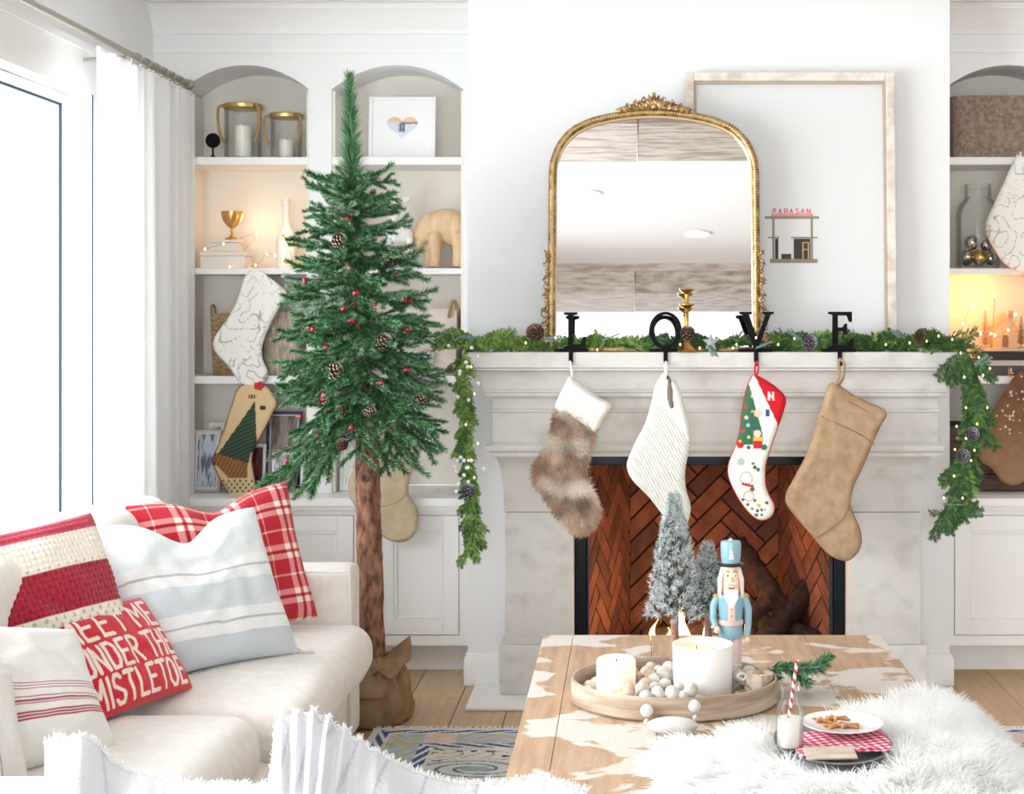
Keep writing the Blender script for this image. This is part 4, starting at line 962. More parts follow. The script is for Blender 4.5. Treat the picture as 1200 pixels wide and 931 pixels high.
while s < S:
    p, d = at_(s); fr = s/S; hangL = p.x < -.50; hangR = p.x > 1.165; hang = (hangL or hangR) and p.z < .012
    for rep in range(3 if (hangL and hang) else 4):
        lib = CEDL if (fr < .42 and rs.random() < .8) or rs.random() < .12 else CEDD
        if hang:
            dr = Vector((rs.gauss(0,.26 if hangL else .28), rs.uniform(-.30,.02), -1)).normalized()
            if p.z > -.06: dr = Vector((rs.gauss(0,.5), -.3, -.6)).normalized()
        else:
            dr = (Vector((rs.choice((-1,1))*rs.uniform(.5,1), 0, 0)) + Vector((0, rs.uniform(-.5,.12) if min(abs(p.x-x_) for x_ in hx.values()) > .10 else rs.uniform(-.12,.2), rs.uniform(-.05,.26)))).normalized()
        nrm = Vector((rs.gauss(0,.3), -1, rs.gauss(0,.4))) if hang else Vector((rs.gauss(0,.3), -.8, rs.uniform(0,1))); side = nrm.cross(dr).normalized(); up = dr.cross(side)
        sc = rs.uniform(.6,1.0)*(.92 if not hang else (.72 if hangL else .95))
        M_ = Matrix.Translation(p+Vector((0, rs.uniform(-.012,.02), rs.uniform(-.008,.012)))) @ Matrix((dr, side, up)).transposed().to_4x4() @ Matrix.Scale(sc, 4)
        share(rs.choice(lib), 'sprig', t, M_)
    s += .026 if not hang else .022
for px, py, Y in ((660,396,5.49),(560,398,5.48),(940,400,5.47),(830,404,5.46),(1142,430,5.46),(1104,592,5.47),(1060,398,5.49),(706,400,5.50),(905,402,5.46),(1118,585,5.46)):
    p = G(px, py, Y); M_ = Matrix.Translation(p) @ Euler((rs.uniform(-.6,.6), rs.uniform(-.8,.8), rs.uniform(0,6))).to_matrix().to_4x4(); share(EUC, 'eucalyptus_spray', t, M_)
for px, py, Y, me in ((628,391,5.475,PC_DARK),(948,402,5.455,PC_FROST),(1080,394,5.50,PC_DARK),(1138,510,5.46,PC_FROST),(548,577,5.46,PC_FROST),(806,392,5.48,PC_DARK),(1128,535,5.47,PC_FROST)):
    p = G(px, py, Y); sc_ = 1.25 if me is PC_DARK and px == 628 else 1.0
    share(me, 'pinecone', t, Matrix.Translation(p) @ Euler((R(55)+rs.uniform(-.4,.4), rs.uniform(-.9,.9), rs.uniform(-.5,.5))).to_matrix().to_4x4() @ Matrix.Scale(sc_, 4) @ Matrix.Translation((0,0,-.025)))
for k, (px, py) in enumerate(((651,396),(700,410),(863,404),(797,404),(820,408),(848,392),(846,397),(859,408),(886,396),(912,404),(931,397),(1038,404),(1066,402),(1086,400),(1100,394),(1116,398),(1126,414),(1130,442),(1147,419),(1152,440),(1132,478),(1157,478),(1145,497),(1121,500),(1132,514),(1119,527),(1142,528),(1138,540),(1118,558),(1106,584),(1128,584),(552,430),(556,462),(546,498),(560,520),(549,540),(556,560),(616,402),(1160,432))):
    bulb(t, G(px, py, 5.445 if 560 < px < 1120 else 5.42), .0030)
# white berries on the left hanging end
bm_ = B().ball((0,0,0), .0075, 8, 6); wb = bpy.data.meshes.new('white_berry'); wb.from_pydata(bm_.v, [], bm_.f); wb.shade_smooth(); wb.materials.append(mat('snow_berry', srgb(240,240,236), .6))
for k in range(24):
    y_ = rs.choice((rs.uniform(405,470), rs.uniform(530,580))); share(wb, 'white_berry', t, Matrix.Translation(G(546+rs.gauss(0,6), y_, 5.455)))
# ================================================================== THE TALL PENCIL TREE
NEED = mat('pine_needles', attr=True, rough=.55)
TY = 5.33
t = thing('artificial_pine_tree', 'slim artificial pine tree with pinecones and red berries on a bare trunk', 'tree', (PX(436,TY), TY, 0))
tx = t.location.x
def axis(z):      # the pole leans slightly to the left with height
    return Vector((interp(z, [(.2,0),(1.1,-.022),(1.6,-.06),(2.31,-.083)]), 0, z))
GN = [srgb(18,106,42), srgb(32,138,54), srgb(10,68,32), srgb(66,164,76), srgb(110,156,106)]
def needles(vs, fs, cs, p, d, n_around, L_, rs, spread=.8, wd=.0019, pal=GN, frost=0):
    o1 = d.orthogonal().normalized(); o2 = d.cross(o1)
    for k in range(n_around):
        a = rs.uniform(0, 2*PI); r_ = o1*math.cos(a)+o2*math.sin(a); dd = (d*rs.uniform(.6,1.1)+r_*spread).normalized(); l = L_*rs.uniform(.75,1.2); c = jit(rs.choice(pal), .25)
        if rs.random() < frost: c = mixc(c, srgb(214,222,214), .6)
        s = dd.cross(r_).normalized()*wd; s2 = dd.cross(s).normalized()*wd; i = len(vs)
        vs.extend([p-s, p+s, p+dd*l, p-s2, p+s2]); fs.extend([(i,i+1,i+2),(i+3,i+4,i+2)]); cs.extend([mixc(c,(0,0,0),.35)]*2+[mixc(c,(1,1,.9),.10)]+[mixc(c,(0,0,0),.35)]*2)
def finish(name, vs, fs, cs, m):
    me = bpy.data.meshes.new(name); me.from_pydata([tuple(v) for v in vs], [], fs); at = me.color_attributes.new('Col','FLOAT_COLOR','POINT')
    ca = np.ones((len(vs),4), dtype=np.float32); ca[:,:3] = np.array(cs); at.data.foreach_set('color', ca.ravel()); me.materials.append(m); return me
def branch(L_, seed, twigs=4, droop=.0, frost=.06):
    rs = random.Random(seed); vs = []; fs = []; cs = []
    def run(p0, d0, l, dens, nl, bend):
        n = max(3, int(l/dens)); p = p0.copy(); d = d0.copy(); pts = []
        for k in range(n):
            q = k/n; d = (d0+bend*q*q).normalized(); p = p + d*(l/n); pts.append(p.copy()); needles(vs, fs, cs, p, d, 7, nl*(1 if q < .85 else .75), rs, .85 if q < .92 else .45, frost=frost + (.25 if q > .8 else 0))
        i = len(vs); step = [p0]+pts[::3]+[pts[-1]]
        for a, b_ in zip(step, step[1:]):
            dd = (b_-a).normalized(); s = dd.orthogonal().normalized()*.0016; s2 = dd.cross(s); j = len(vs); vs.extend([a-s, a+s2, a+s, b_-s, b_+s2, b_+s]); fs.extend([(j,j+1,j+4,j+3),(j+1,j+2,j+5,j+4),(j+2,j,j+3,j+5)]); cs.extend([srgb(70,60,40)]*6)
        return pts
    main = run(Vector((0,0,0)), Vector((1,0,0)), L_, .0048, .025, Vector((0,0,.12)))
    for k in range(twigs):
        q = .25+.62*k/max(1,twigs-1) if twigs > 1 else .5; s = 1 if k % 2 else -1; p = main[min(len(main)-1, int(q*len(main)))]
        run(p, Vector((.72, s*.62, rs.uniform(-.2,.25))).normalized(), L_*(.44-.22*q)*rs.uniform(.85,1.15)+.02, .0054, .022, Vector((.3,0,.1)))
    return finish('branch', vs, fs, cs, NEED)
BR = [branch(.20, 100+k, 4) for k in range(4)]; BRL = [branch(.30, 200+k, 6) for k in range(4)]; BRS = [branch(.12, 300+k, 2) for k in range(3)]
BRF = [branch(.24, 400, 5, frost=.55)]
prof = [(1.00,.20),(1.10,.245),(1.22,.255),(1.35,.245),(1.50,.215),(1.62,.185),(1.74,.155),(1.84,.125),(1.90,.11),(1.97,.05)]
rs = random.Random(17); z = 1.14; k = 0; nb = 0
while z < 1.905 and nb < 285:
    r_ = interp(z, prof)*1.0; n = int(round(5 + r_*25)); a0 = rs.uniform(0, 6)
    for i in range(n):
        a = a0 + 2*PI*i/n + rs.uniform(-.12,.12); L_ = r_*rs.uniform(.86,1.14)
        q = (z-1.10)/.8; el = lerp(-.50, .22, min(1, q*1.1)) + rs.uniform(-.16,.16)
        if z < 1.19: el -= .30
        base = axis(z+.05*q)+Vector((math.cos(a)*.018, math.sin(a)*.018, rs.uniform(-.012,.012)-math.sin(el)*0))
        L2 = L_/max(.55, math.cos(el)); lib, ref = (BRL,.30) if L2 > .235 else ((BR,.20) if L2 > .13 else (BRS,.12))
        if rs.random() < .08: lib, ref = BRF, .24
        s = L2/ref
        M_ = Matrix.Translation(base) @ Matrix.Rotation(a, 4, 'Z') @ Matrix.Rotation(-el, 4, 'Y') @ Matrix.Rotation(rs.uniform(-.7,.7), 4, 'X') @ Matrix.Diagonal((s, max(.8,min(1.15,s)), max(.8,min(1.15,s)), 1))
        share(rs.choice(lib), 'branch', t, M_); nb += 1
    z += .054 if z > 1.2 else .042
# leader: a dense upright plume
vs, fs, cs = [], [], []; r2 = random.Random(3)
zz = 1.93
while zz < 2.30:
    q = (zz-1.93)/.37; needles(vs, fs, cs, axis(zz), Vector((0,0,1)), 17 if q < .85 else 12, .074*(1-.50*q), r2, .85*(1.05-.40*q), .0017, frost=.12); zz += .0042
t_l = finish('leader', vs, fs, cs, NEED); share(t_l, 'leader', t)
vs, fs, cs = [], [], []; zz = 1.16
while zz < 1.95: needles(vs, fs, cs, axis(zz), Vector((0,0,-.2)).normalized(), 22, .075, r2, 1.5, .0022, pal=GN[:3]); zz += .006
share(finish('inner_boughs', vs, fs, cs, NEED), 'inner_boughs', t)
# trunk with rough bark
n, m = 36, 150; vs = []; fs = []
for j in range(m+1):
    z = lerp(.06, 1.95, j/m); c = axis(z); r_ = interp(z, [(.06,.052),(.30,.046),(.9,.0415),(1.10,.034),(1.9,.008)])
    for i in range(n):
        a = 2*PI*i/n; q = noise.noise(Vector((math.cos(a)*3, math.sin(a)*3, z*9)))*.0035 + abs(noise.noise(Vector((math.cos(a)*9, math.sin(a)*9, z*28))))*.0045
        vs.append((c.x+(r_+q)*math.cos(a), c.y+(r_+q)*math.sin(a), z))
for j in range(m):
    for i in range(n): fs.append((j*n+i, j*n+(i+1)%n, (j+1)*n+(i+1)%n, (j+1)*n+i))
B().add(vs, fs).done('trunk', mat('rough_bark', srgb(84,54,40), .92, col2=srgb(168,122,96), nscale=46, nstretch=(1,1,.45), ramp=(.34,.66), bump=.9, bscale=120, detail=8), t, smooth=180)
# burlap wrap
n, m = 90, 26; vs = []; fs = []
for j in range(m+1):
    q = j/m; z = interp(q, [(0,.0),(.06,.003),(.45,.10),(.75,.19),(.9,.222),(1,.235)]); r_ = interp(q, [(0,.10),(.08,.128),(.3,.142),(.55,.135),(.78,.10),(.92,.066),(1,.058)])
    for i in range(n):
        a = 2*PI*i/n; f = .5+.5*q; w_ = .010*f*math.sin(a*7+q*2.5)+.006*math.sin(a*13-q*4+1)+noise.noise(Vector((math.cos(a)*2.4, math.sin(a)*2.4, q*3)))*.022*(1-abs(q-.5))
        vs.append(((r_+w_)*math.cos(a), (r_+w_)*math.sin(a), z + (.010*math.sin(a*5) if q > .6 else 0)))
for j in range(m):
    for i in range(n): fs.append((j*n+i, j*n+(i+1)%n, (j+1)*n+(i+1)%n, (j+1)*n+i))
BB = mat('coarse_burlap', srgb(150,118,86), .95, col2=srgb(172,140,106), nscale=18, bump=.8, bscale=300, detail=8)
B().add(vs, fs).done('burlap_wrap', BB, t, smooth=180)
# flared tail of cloth gathered at the top right, and a folded flap in front
def flap(pts, name, th=.003):
    rows = len(pts); cols = len(pts[0]); b = B(); b.add([p for r in pts for p in r], [(j*cols+i, j*cols+i+1, (j+1)*cols+i+1, (j+1)*cols+i) for j in range(rows-1) for i in range(cols-1)]); o = b.done(name, BB, t, smooth=180)
    md = o.modifiers.new('s', 'SOLIDIFY'); md.thickness = th; return o
R_ = []
for j in range(9):
    q = j/8; row = []
    for i in range(15):
        u = i/14; a = lerp(-1.5, .9, u); rr = .050 + .085*q*(.6+.4*math.sin(u*PI)); row.append((rr*math.cos(a)+.01*q, rr*math.sin(a)-.012*q+.010*math.sin(u*16)*q, .235 - .045*q + .10*q*math.exp(-((u-.72)/.22)**2) + .016*math.sin(u*19)*q))
    R_.append(row)
flap(R_, 'burlap_ruffle')
R_ = []
for j in range(9):
    q = j/8; row = []
    for i in range(13):
        u = i/12; a = lerp(-2.6, -1.1, u); rr = .056+.095*q; row.append((rr*math.cos(a), rr*math.sin(a)-.008, .222-.135*q*(1-.35*u)+.010*math.sin(u*9+q*3)))
    R_.append(row)
flap(R_, 'burlap_flap')
B().tube([(.060*math.cos(a)*1.0, .060*math.sin(a), .222) for a in [2*PI*i/24 for i in range(24)]], .003, 6, closed=True).done('twine', mat('twine', srgb(140,104,70), .9), t)
# cones and berries on the outside of the crown (metres, measured on the photograph)
def crown_pt(px, py, back=.02):
    z = PZ(py, TY-.2); r_ = interp(z, prof+[(2.3,.02)]); x = PX(px, TY-.15)-tx; ax = axis(z); dx = x-ax.x; y = -math.sqrt(max(.0004, (r_*.92)**2-dx*dx)) if abs(dx) < r_*.92 else -.01
    return Vector((PX(px, TY+y)-tx, y, PZ(py, TY+y)))
for px, py, s in ((398,283,1.0),(455,307,.85),(450,402,1.12),(392,436,1.12),(402,481,.75),(492,470,.95),(434,482,.75),(403,521,.8),(430,560,.6)):
    p = crown_pt(px, py); share(PC_DARK, 'pinecone', t, Matrix.Translation(p+Vector((0,-.02,0))) @ Euler((R(50)+rs.uniform(-.5,.5), rs.uniform(-.9,.9), rs.uniform(-.5,.5))).to_matrix().to_4x4() @ Matrix.Scale(s*.95,4) @ Matrix.Translation((0,0,-.025)))
b = B().ball((0,0,0), .0085, 12, 8); bm2 = bpy.data.meshes.new('berry'); bm2.from_pydata(b.v, [], b.f); bm2.shade_smooth(); bm2.materials.append(mat('red_berry', srgb(150,22,44), .25, coat=.5))
for px, py in ((406,258),(471,263),(409,314),(410,321),(407,318),(464,321),(361,330),(482,351),(477,352),(403,363),(414,375),(383,408),(477,388),(478,433),(381,465),(379,470),(383,463),(464,501),(376,510),(338,541),(387,553),(497,455),(352,487),(420,345),(440,358),(366,385),(446,448),(415,500)):
    p = crown_pt(px, py); 
    for q in range(2): share(bm2, 'berry', t, Matrix.Translation(p+Vector((rs.uniform(-.008,.008), -.022-rs.uniform(0,.01), rs.uniform(-.007,.007)))) @ Matrix.Scale(rs.uniform(.8,1.05),4))
# ================================================================== THINGS ON THE SHELVES
SH = [z1 for z1, z0 in SHZ]          # shelf top heights
YS = YW+.12
def shelf_item(name, label, cat, px, lvl, Y=YS, group=None):
    z = SH[lvl] if lvl < 3 else CT
    return thing(name, label, cat, (PX(px, Y), Y, z+.001), group=group)
LEA = mat('tan_leather', srgb(172,132,84), .5); BRASSY = mat('warm_brass', srgb(206,176,112), .35, .9)
def hurricane(px, r_, h, label, hy, candle_h):
    t = shelf_item('glass_hurricane', label, 'candle holder', px, 0, YW+.13, 'glass hurricanes')
    B().lathe([(r_*.98,0),(r_,.006),(r_,h),(r_-.003,h),(r_-.003,.008),(0,.008)], 36).lathe([(0,0),(r_*.98,0)], 36).done('glass', GLASS, t)
    B().lathe([(r_+.0005,h-.012),(r_+.006,h-.010),(r_+.007,h+.004),(r_+.002,h+.008),(r_-.004,h+.006),(r_-.0035,h-.01)], 36).done('rim', BRASSY, t)
    for s in (-1, 1):
        a = R(-40) if s > 0 else R(215)
        pts = [(math.cos(a)*(r_+.008), math.sin(a)*(r_+.008), h-.002), (math.cos(a)*(r_+.03), math.sin(a)*(r_+.03), h-.02), (math.cos(a)*(r_+.026), math.sin(a)*(r_+.03), h*.55), (math.cos(a)*(r_+.004), math.sin(a)*(r_+.006), h*.30)]
        B().tube(smooth_path(pts, 6), .006, 8).done('leather_handle', LEA, t)
    c = thing('pillar_candle', 'white pillar candle inside the taller glass hurricane' if r_ > .07 else 'short white candle inside the smaller glass hurricane', 'candle', (t.location.x, t.location.y, t.location.z+.0085), group='candles in the hurricanes')
    B().lathe([(0,0),(r_*.46,0),(r_*.46,candle_h-.004),(r_*.42,candle_h),(0,candle_h-.003)], 28).done('wax', WAX, c); B().tube([(0,0,candle_h-.004),(.001,0,candle_h+.010)], .0012, 5).done('wick', BLACK, c)
hurricane(285, .078, .225, 'tall clear glass hurricane with a gold rim on the top left shelf', 0, .135)
hurricane(335.5, .066, .185, 'short clear glass hurricane with a gold rim on the top left shelf', 0, .075)
t = shelf_item('finial_ornament', 'small black ball on a stem at the left of the top shelf', 'ornament', 249.5, 0, YW+.03)
B().lathe([(0,0),(.012,0),(.010,.004),(.004,.012),(.004,.045),(0,.045)], 16).done('stem', BLACK, t); B().ball((0,0,.070), .031, 20, 14, (1,.55,1)).done('ball', BLACK, t)
# second shelf left: glowing nook
t = shelf_item('white_box', 'wide white keepsake box at the bottom of the stack beneath the goblet', 'box', 266, 1, YW+.12, 'stacked white boxes')
BOXM = mat('ivory_box', srgb(226,220,212), .6)
B().bbox(-.092, .092, -.07, .07, 0, .052, .003).done('body', BOXM, t, smooth=0); B().bbox(-.095, .095, -.073, .073, .0525, .070, .003).done('lid', BOXM, t, smooth=0)
t2 = thing('white_box', 'smaller white keepsake box on top, carrying the gold goblet', 'box', (t.location.x-.002, t.location.y, t.location.z+.071), group='stacked white boxes')
B().bbox(-.058, .058, -.05, .05, 0, .036, .003).done('body', BOXM, t2, smooth=0); B().bbox(-.061, .061, -.053, .053, .0365, .050, .003).done('lid', BOXM, t2, smooth=0)
t3 = thing('goblet', 'gold footed goblet standing on the white boxes', 'goblet', (PX(272,YW+.1), YW+.1, t2.location.z+.051))
B().lathe([(0,0),(.030,0),(.028,.005),(.010,.012),(.006,.030),(.006,.046),(.020,.056),(.038,.078),(.044,.100),(.045,.118),(.043,.118),(.040,.098),(.018,.062),(0,.058)], 32).done('cup', mat('goblet_gold', srgb(214,170,104), .3, .8), t3)
t = shelf_item('white_bottle', 'white ceramic bottle with a small gold emblem in the glowing nook', 'bottle', 335, 1, YW+.11)
B().lathe([(0,0),(.036,0),(.040,.01),(.041,.12),(.034,.155),(.020,.185),(.016,.21),(.016,.272),(.019,.276),(.019,.29),(0,.29)], 32).done('body', mat('white_glaze', srgb(236,230,222), .3, coat=.4), t)
B().ball((0,-.0385,.135), .008, 10, 6, (1,.35,1)).done('emblem', BRASSY, t)
def fairy(label, pts, where, power, col, group='fairy lights in the alcoves', r_=.0038):
    t = thing('fairy_lights', label, 'string lights', where, group=group); P_ = [Vector(p)-Vector(where) for p in pts]
    B().tube(smooth_path(P_, 5), .0009, 4).done('wire', mat('copper_wire', srgb(190,130,80), .3, .9), t)
    for p in P_: bulb(t, p, r_)
    for q in (P_[len(P_)//4], P_[(3*len(P_))//4]):
        point('fairy_glow', tuple(Vector(where)+q+Vector((0,-.03,.05))), power, col, .03)
    return t
Yf = YW+.05
fp = [(PX(a,Yf), y_, PZ(b_,Yf)) for a, b_, y_ in ((241,292,YW+.04),(263,286,YW+.035),(290,273,YW+.20),(271,313,YW+.03),(300,311,YW+.04),(308,297,YW+.12),(316,299,YW+.15),(331,309,YW+.05),(339,292,YW+.05),(346,313,YW+.04),(357,300,YW+.1))]
fairy('warm fairy lights strewn over the boxes in the left glowing nook', [(x, y, max(z, SH[1]+.006)) for x, y, z in fp], (PX(300,YS), YS, SH[1]+.001), .22, (1,.66,.40))
# third shelf left: baskets
def basket(name, label, px0, px1, pyt, lvl, Y, dep, m, handle=True, taper=.9, base=None):
    xa, xb = PX(px0, Y), PX(px1, Y); z0 = SH[lvl] if lvl < 3 else CT; h = PZ(pyt, Y)-z0
    t = thing(name, label, 'basket', ((xa+xb)/2, Y+dep/2, z0+.001), group='woven baskets'); hw = (xb-xa)/2; rings = []
    n = 24
    for k in range(n+1):
        q = k/n; f = lerp(taper, 1, q) + .006*math.sin(q*n*PI); rings.append([(cx*hw*f, cy*dep/2*f, h*q) for cx, cy in [(math.copysign(abs(math.cos(a))**.45, math.cos(a)), math.copysign(abs(math.sin(a))**.45, math.sin(a))) for a in [2*PI*i/56 for i in range(56)]]])
    rr = [[(x*.95, y*.95, z) for x, y, z in r_] for r_ in (rings[-1], rings[1])]
    B().rings(rings+rr, cap0=True, cap1=True).done('body', m, t, smooth=60)
    if handle:
        for s in (-1, 1): B().tube(smooth_path([(s*hw*.97,-.03,h*.93),(s*hw*1.0,-.022,h+.03),(s*hw*1.0,.022,h+.03),(s*hw*.97,.03,h*.93)], 5), .005, 7).done('handle', LEA, t)
    return t
WIC = mat('wicker', srgb(146,116,84), .85, col2=srgb(196,170,136), nscale=60, nstretch=(.6,.6,2.2), bump=1, bscale=110, bstretch=(.5,.5,2))
SEA = mat('pale_seagrass', srgb(176,152,136), .85, col2=srgb(214,198,184), nscale=50, nstretch=(2.2,2.2,.5), bump=.8, bscale=110, bstretch=(2,2,.4))
basket('wicker_basket', 'brown wicker basket with a handle at the left of the third shelf', 243, 297, 368, 2, YW+.07, .17, WIC)
basket('wicker_basket', 'pale woven basket half hidden by the tall tree on the third shelf', 303, 352, 366, 2, YW+.08, .17, SEA, handle=False)
BAGM = mat('canvas_tote', srgb(214,196,182), .9, col2=srgb(230,216,204), nscale=14, bump=.3, bscale=200)
t = thing('canvas_tote', 'pinkish canvas storage tote right of the tall tree on the third shelf', 'tote bag', (PX(512,YW+.13), YW+.13, SH[2]+.001))
h = PZ(362,YW+.08)-SH[2]; B().rings([[(x*f, y*f, z) for x, y in ((-.095,-.08),(-.03,-.086),(.045,-.084),(.092,-.078),(.095,0),(.092,.08),(0,.084),(-.095,.08))] for f, z in ((.9,0),(.97,h*.4),(1,h),(.94,h),(.88,h*.2))]).done('body', BAGM, t, smooth=50)
B().box(-.085,.085,-.07,.07,h*.86,h*.9).done('pink_lining', mat('dusty_pink', srgb(206,164,160), .9), t, smooth=0)
for s in (-1,): B().tube(smooth_path([(.06,-.088,h*.86),(.074,-.092,h+.022),(.090,-.086,h+.024),(.096,-.06,h*.9)], 6), .007, 7).done('handle', LEA, t)
# middle bookcase: heart picture, deer, wooden elephant, bottom frames
def frame(label, px0, px1, py0, lvl, Y, fw, fm, inner=None, mat_w=.02, lean=6, mm=None, pic=None, group='picture frames on the shelves'):
    xa, xb = PX(px0, Y), PX(px1, Y); z0 = (SH[lvl] if lvl < 3 else CT); h = PZ(py0, Y)-z0
    t = thing('picture_frame', label, 'picture frame', ((xa+xb)/2, Y, z0+.001), group=group); t.rotation_euler = (R(-lean), 0, 0); hw = (xb-xa)/2
    for r_ in ((-hw, -hw+fw, 0, h), (hw-fw, hw, 0, h), (-hw+fw, hw-fw, 0, fw), (-hw+fw, hw-fw, h-fw, h)): B().bbox(r_[0], r_[1], -.010, .010, r_[2], r_[3], .002).done('frame_bar', fm, t, smooth=0)
    B().box(-hw+fw, hw-fw, -.001, .004, fw, h-fw).done('mount', mm or mat('white_mount', srgb(242,242,242), .6), t, smooth=0)
    if pic:
        a = fw+mat_w; n = 40; X_ = hw-a; vs = []; fs = []; cs = []
        for j in range(n+1):
            for i in range(n+1): u, v = i/n, j/n; vs.append((lerp(-X_, X_, u), -.0016, lerp(a, h-a, v))); cs.append(pic(u, v))
        for j in range(n):
            for i in range(n): k = j*(n+1)+i; fs.append((k, k+1, k+n+2, k+n+1))
        b = B(); b.v = vs; b.f = fs; b.done('photo', mat('photo_print', attr=True, rough=.35), t, smooth=0, colors=cs, two=1)
    B().tube([(0,.011,h*.7),(0,.011+h*.22,.016+h*.024)], .004, 6).done('easel_leg', fm, t)
    return t
WF = mat('white_frame', srgb(240,240,240), .4)
t = frame('square white frame holding a heart shaped photograph on the top shelf', 432, 510, 113, 0, YW+.09, .014, WF, lean=5)
hw = (PX(510,YW+.09)-PX(432,YW+.09))/2; hh = PZ(113,YW+.09)-SH[0]; b = B(); n = 30
vs = []; cs = []; fs = []
def heart(a): return (16*math.sin(a)**3/17, (13*math.cos(a)-5*math.cos(2*a)-2*math.cos(3*a)-math.cos(4*a))/17)
for r_ in range(9):
    for i in range(48):
        x, z = heart(2*PI*i/48); q = r_/8; vs.append((x*q*.068, -.0018, hh*.53+z*q*.055)); zz = z*q
        c = srgb(236,196,166) if zz > .30 else (srgb(120,96,84) if zz > .18 and x*q > -.1 else srgb(214,220,232))
        if zz <= .2 and abs(x*q+.02) < .22 and zz > -.45: c = srgb(92,98,122) if (abs(x*q+.1) < .07 or abs(x*q-.07) < .07) else srgb(180,190,214)
        cs.append(c)
for r_ in range(8):
    for i in range(48): fs.append((r_*48+i, r_*48+(i+1)%48, (r_+1)*48+(i+1)%48, (r_+1)*48+i))
b.v = vs; b.f = fs; b.done('heart_photo', mat('photo_print', attr=True), t, smooth=0, colors=cs, two=1)
# figures: overlapping rounded volumes fused into one surface
def blob(name, balls, tubes, m, parent, vox=.004):
    b = B()
    for c, r_, sc in balls: b.ball(c, r_, 20, 14, sc)
    for pts, rr in tubes: b.tube(smooth_path(pts, 5), [interp(i/(5*(len(pts)-1)), [(j/(len(rr)-1), q) for j, q in enumerate(rr)]) for i in range(5*(len(pts)-1)+1)], 12)
    o = b.done(name, m, parent, smooth=180); md = o.modifiers.new('fuse', 'REMESH'); md.mode = 'VOXEL'; md.voxel_size = vox; md.use_smooth_shade = True
    md = o.modifiers.new('soften', 'SMOOTH'); md.iterations = 6; md.factor = .6; return o
WD = mat('pale_wood', srgb(214,178,136), .6, col2=srgb(230,202,166), nscale=10, nstretch=(3,1,1))
t = shelf_item('wooden_bear_figure', 'pale wooden bear figure standing right of the tall tree', 'figurine', 517, 1, YW+.13)
blob('body', [((.015,0,.185),.072,(1.35,.85,.95)),((.055,0,.165),.066,(1.05,.9,1.05)),((-.035,0,.18),.060,(1.1,.8,1)),((-.078,0,.145),.040,(1,.8,1)),((-.098,0,.112),.024,(1,.85,1.1)),((-.070,.022,.182),.012,(1,.7,1.2)),((-.070,-.022,.182),.012,(1,.7,1.2))],
     [([(.075,-.03,.15),(.078,-.032,.07),(.072,-.032,.006)],[.036,.026,.024]),([(.060,.03,.15),(.066,.032,.07),(.064,.032,.006)],[.034,.024,.022]),([(-.025,-.03,.15),(-.020,-.032,.07),(-.026,-.034,.006)],[.034,.024,.023]),([(-.045,.03,.15),(-.050,.032,.07),(-.052,.032,.006)],[.032,.023,.022])], WD, t)
CER = mat('white_ceramic', srgb(240,238,236), .3, coat=.3)
t = shelf_item('deer_figure', 'white ceramic deer figure with raised head behind the tall tree', 'figurine', 468, 1, YW+.12)
blob('body', [((0,0,.145),.040,(1.5,.8,1)),((-.035,0,.155),.036,(1,.8,1.1)),((.028,-.012,.292),.016,(1.5,.8,.9))],
     [([(-.03,0,.16),(-.02,-.004,.22),(.004,-.008,.29)],[.030,.018,.016])]+[([(x,y,.13),(x+.004,y,.06),(x,y,.003)],[.018,.009,.007]) for x in (-.045,.045) for y in (-.02,.02)], CER, t, .003)
for s in (-1, 1):
    B().tube(smooth_path([(.008, -.008+s*.008, .302),(-.006, -.008+s*.026, .33),(.006, -.008+s*.032, .352)], 4), [.0035]*8+[.0018], 6).done('antler', CER, t)
    B().ball((.006,-.008+s*.016,.30),.008,8,6,(1,1.2,.6)).done('ear', CER, t)
t = shelf_item('glass_bowl', 'white glass bowl beside the tall tree on the third shelf', 'bowl', 493, 2, YW+.04)
B().lathe([(0,0),(.025,0),(.028,.01),(.05,.05),(.056,.10),(.053,.10),(.046,.05),(0,.012)], 28).done('body', CER, t)
# bottom row of frames
def photo(seed, base, dark):
    def f(u, v):
        q = noise.noise(Vector((u*3.2, v*3.2, seed)))*.5+.5; e = noise.noise(Vector((u*9, v*7, seed+4)))*.4
        return mixc(base, dark, min(1, max(0, (q+e-.38)*3)))
    return f
FWd = mat('pale_wood_frame', srgb(206,190,170), .6)
frame('cream wood frame with a blue grey photograph at the left of the counter', 225, 258, 504.5, 3, YW+.02, .012, FWd, mat_w=.006, pic=photo(1, srgb(196,206,220), srgb(92,104,120)))
frame('narrow white frame standing behind the cream wood frame', 243, 262, 496, 3, YW+.12, .012, WF, mat_w=.006, pic=photo(2, srgb(210,206,204), srgb(120,116,112)))
frame('white frame with a dark red photograph right of the tapestry stocking', 289, 311, 521, 3, YW+.06, .010, WF, mat_w=.004, pic=photo(3, srgb(120,50,60), srgb(46,30,34)))
frame('grey wood frame with a small photograph behind the lowest tree branches', 314, 346, 527, 3, YW+.02, .014, mat('grey_frame', srgb(128,122,116), .6), mat_w=.008, pic=photo(4, srgb(206,204,206), srgb(100,98,104)))
frame('dark frame with a blue rim behind the tree branches on the counter', 311, 352, 483, 3, YW+.14, .012, mat('navy_frame', srgb(66,72,104), .5), mat_w=.006, pic=photo(5, srgb(176,160,150), srgb(120,106,100)))
frame('white frame with a blue photograph nearest the tree trunk', 352, 382, 520, 3, YW+.05, .012, WF, mat_w=.006, pic=photo(6, srgb(120,160,200), srgb(90,100,110)))
frame('white frame behind the trunk on the second counter bay', 398, 437, 500, 3, YW+.06, .014, WF, mat_w=.010, pic=photo(7, srgb(226,222,216), srgb(176,176,176)))
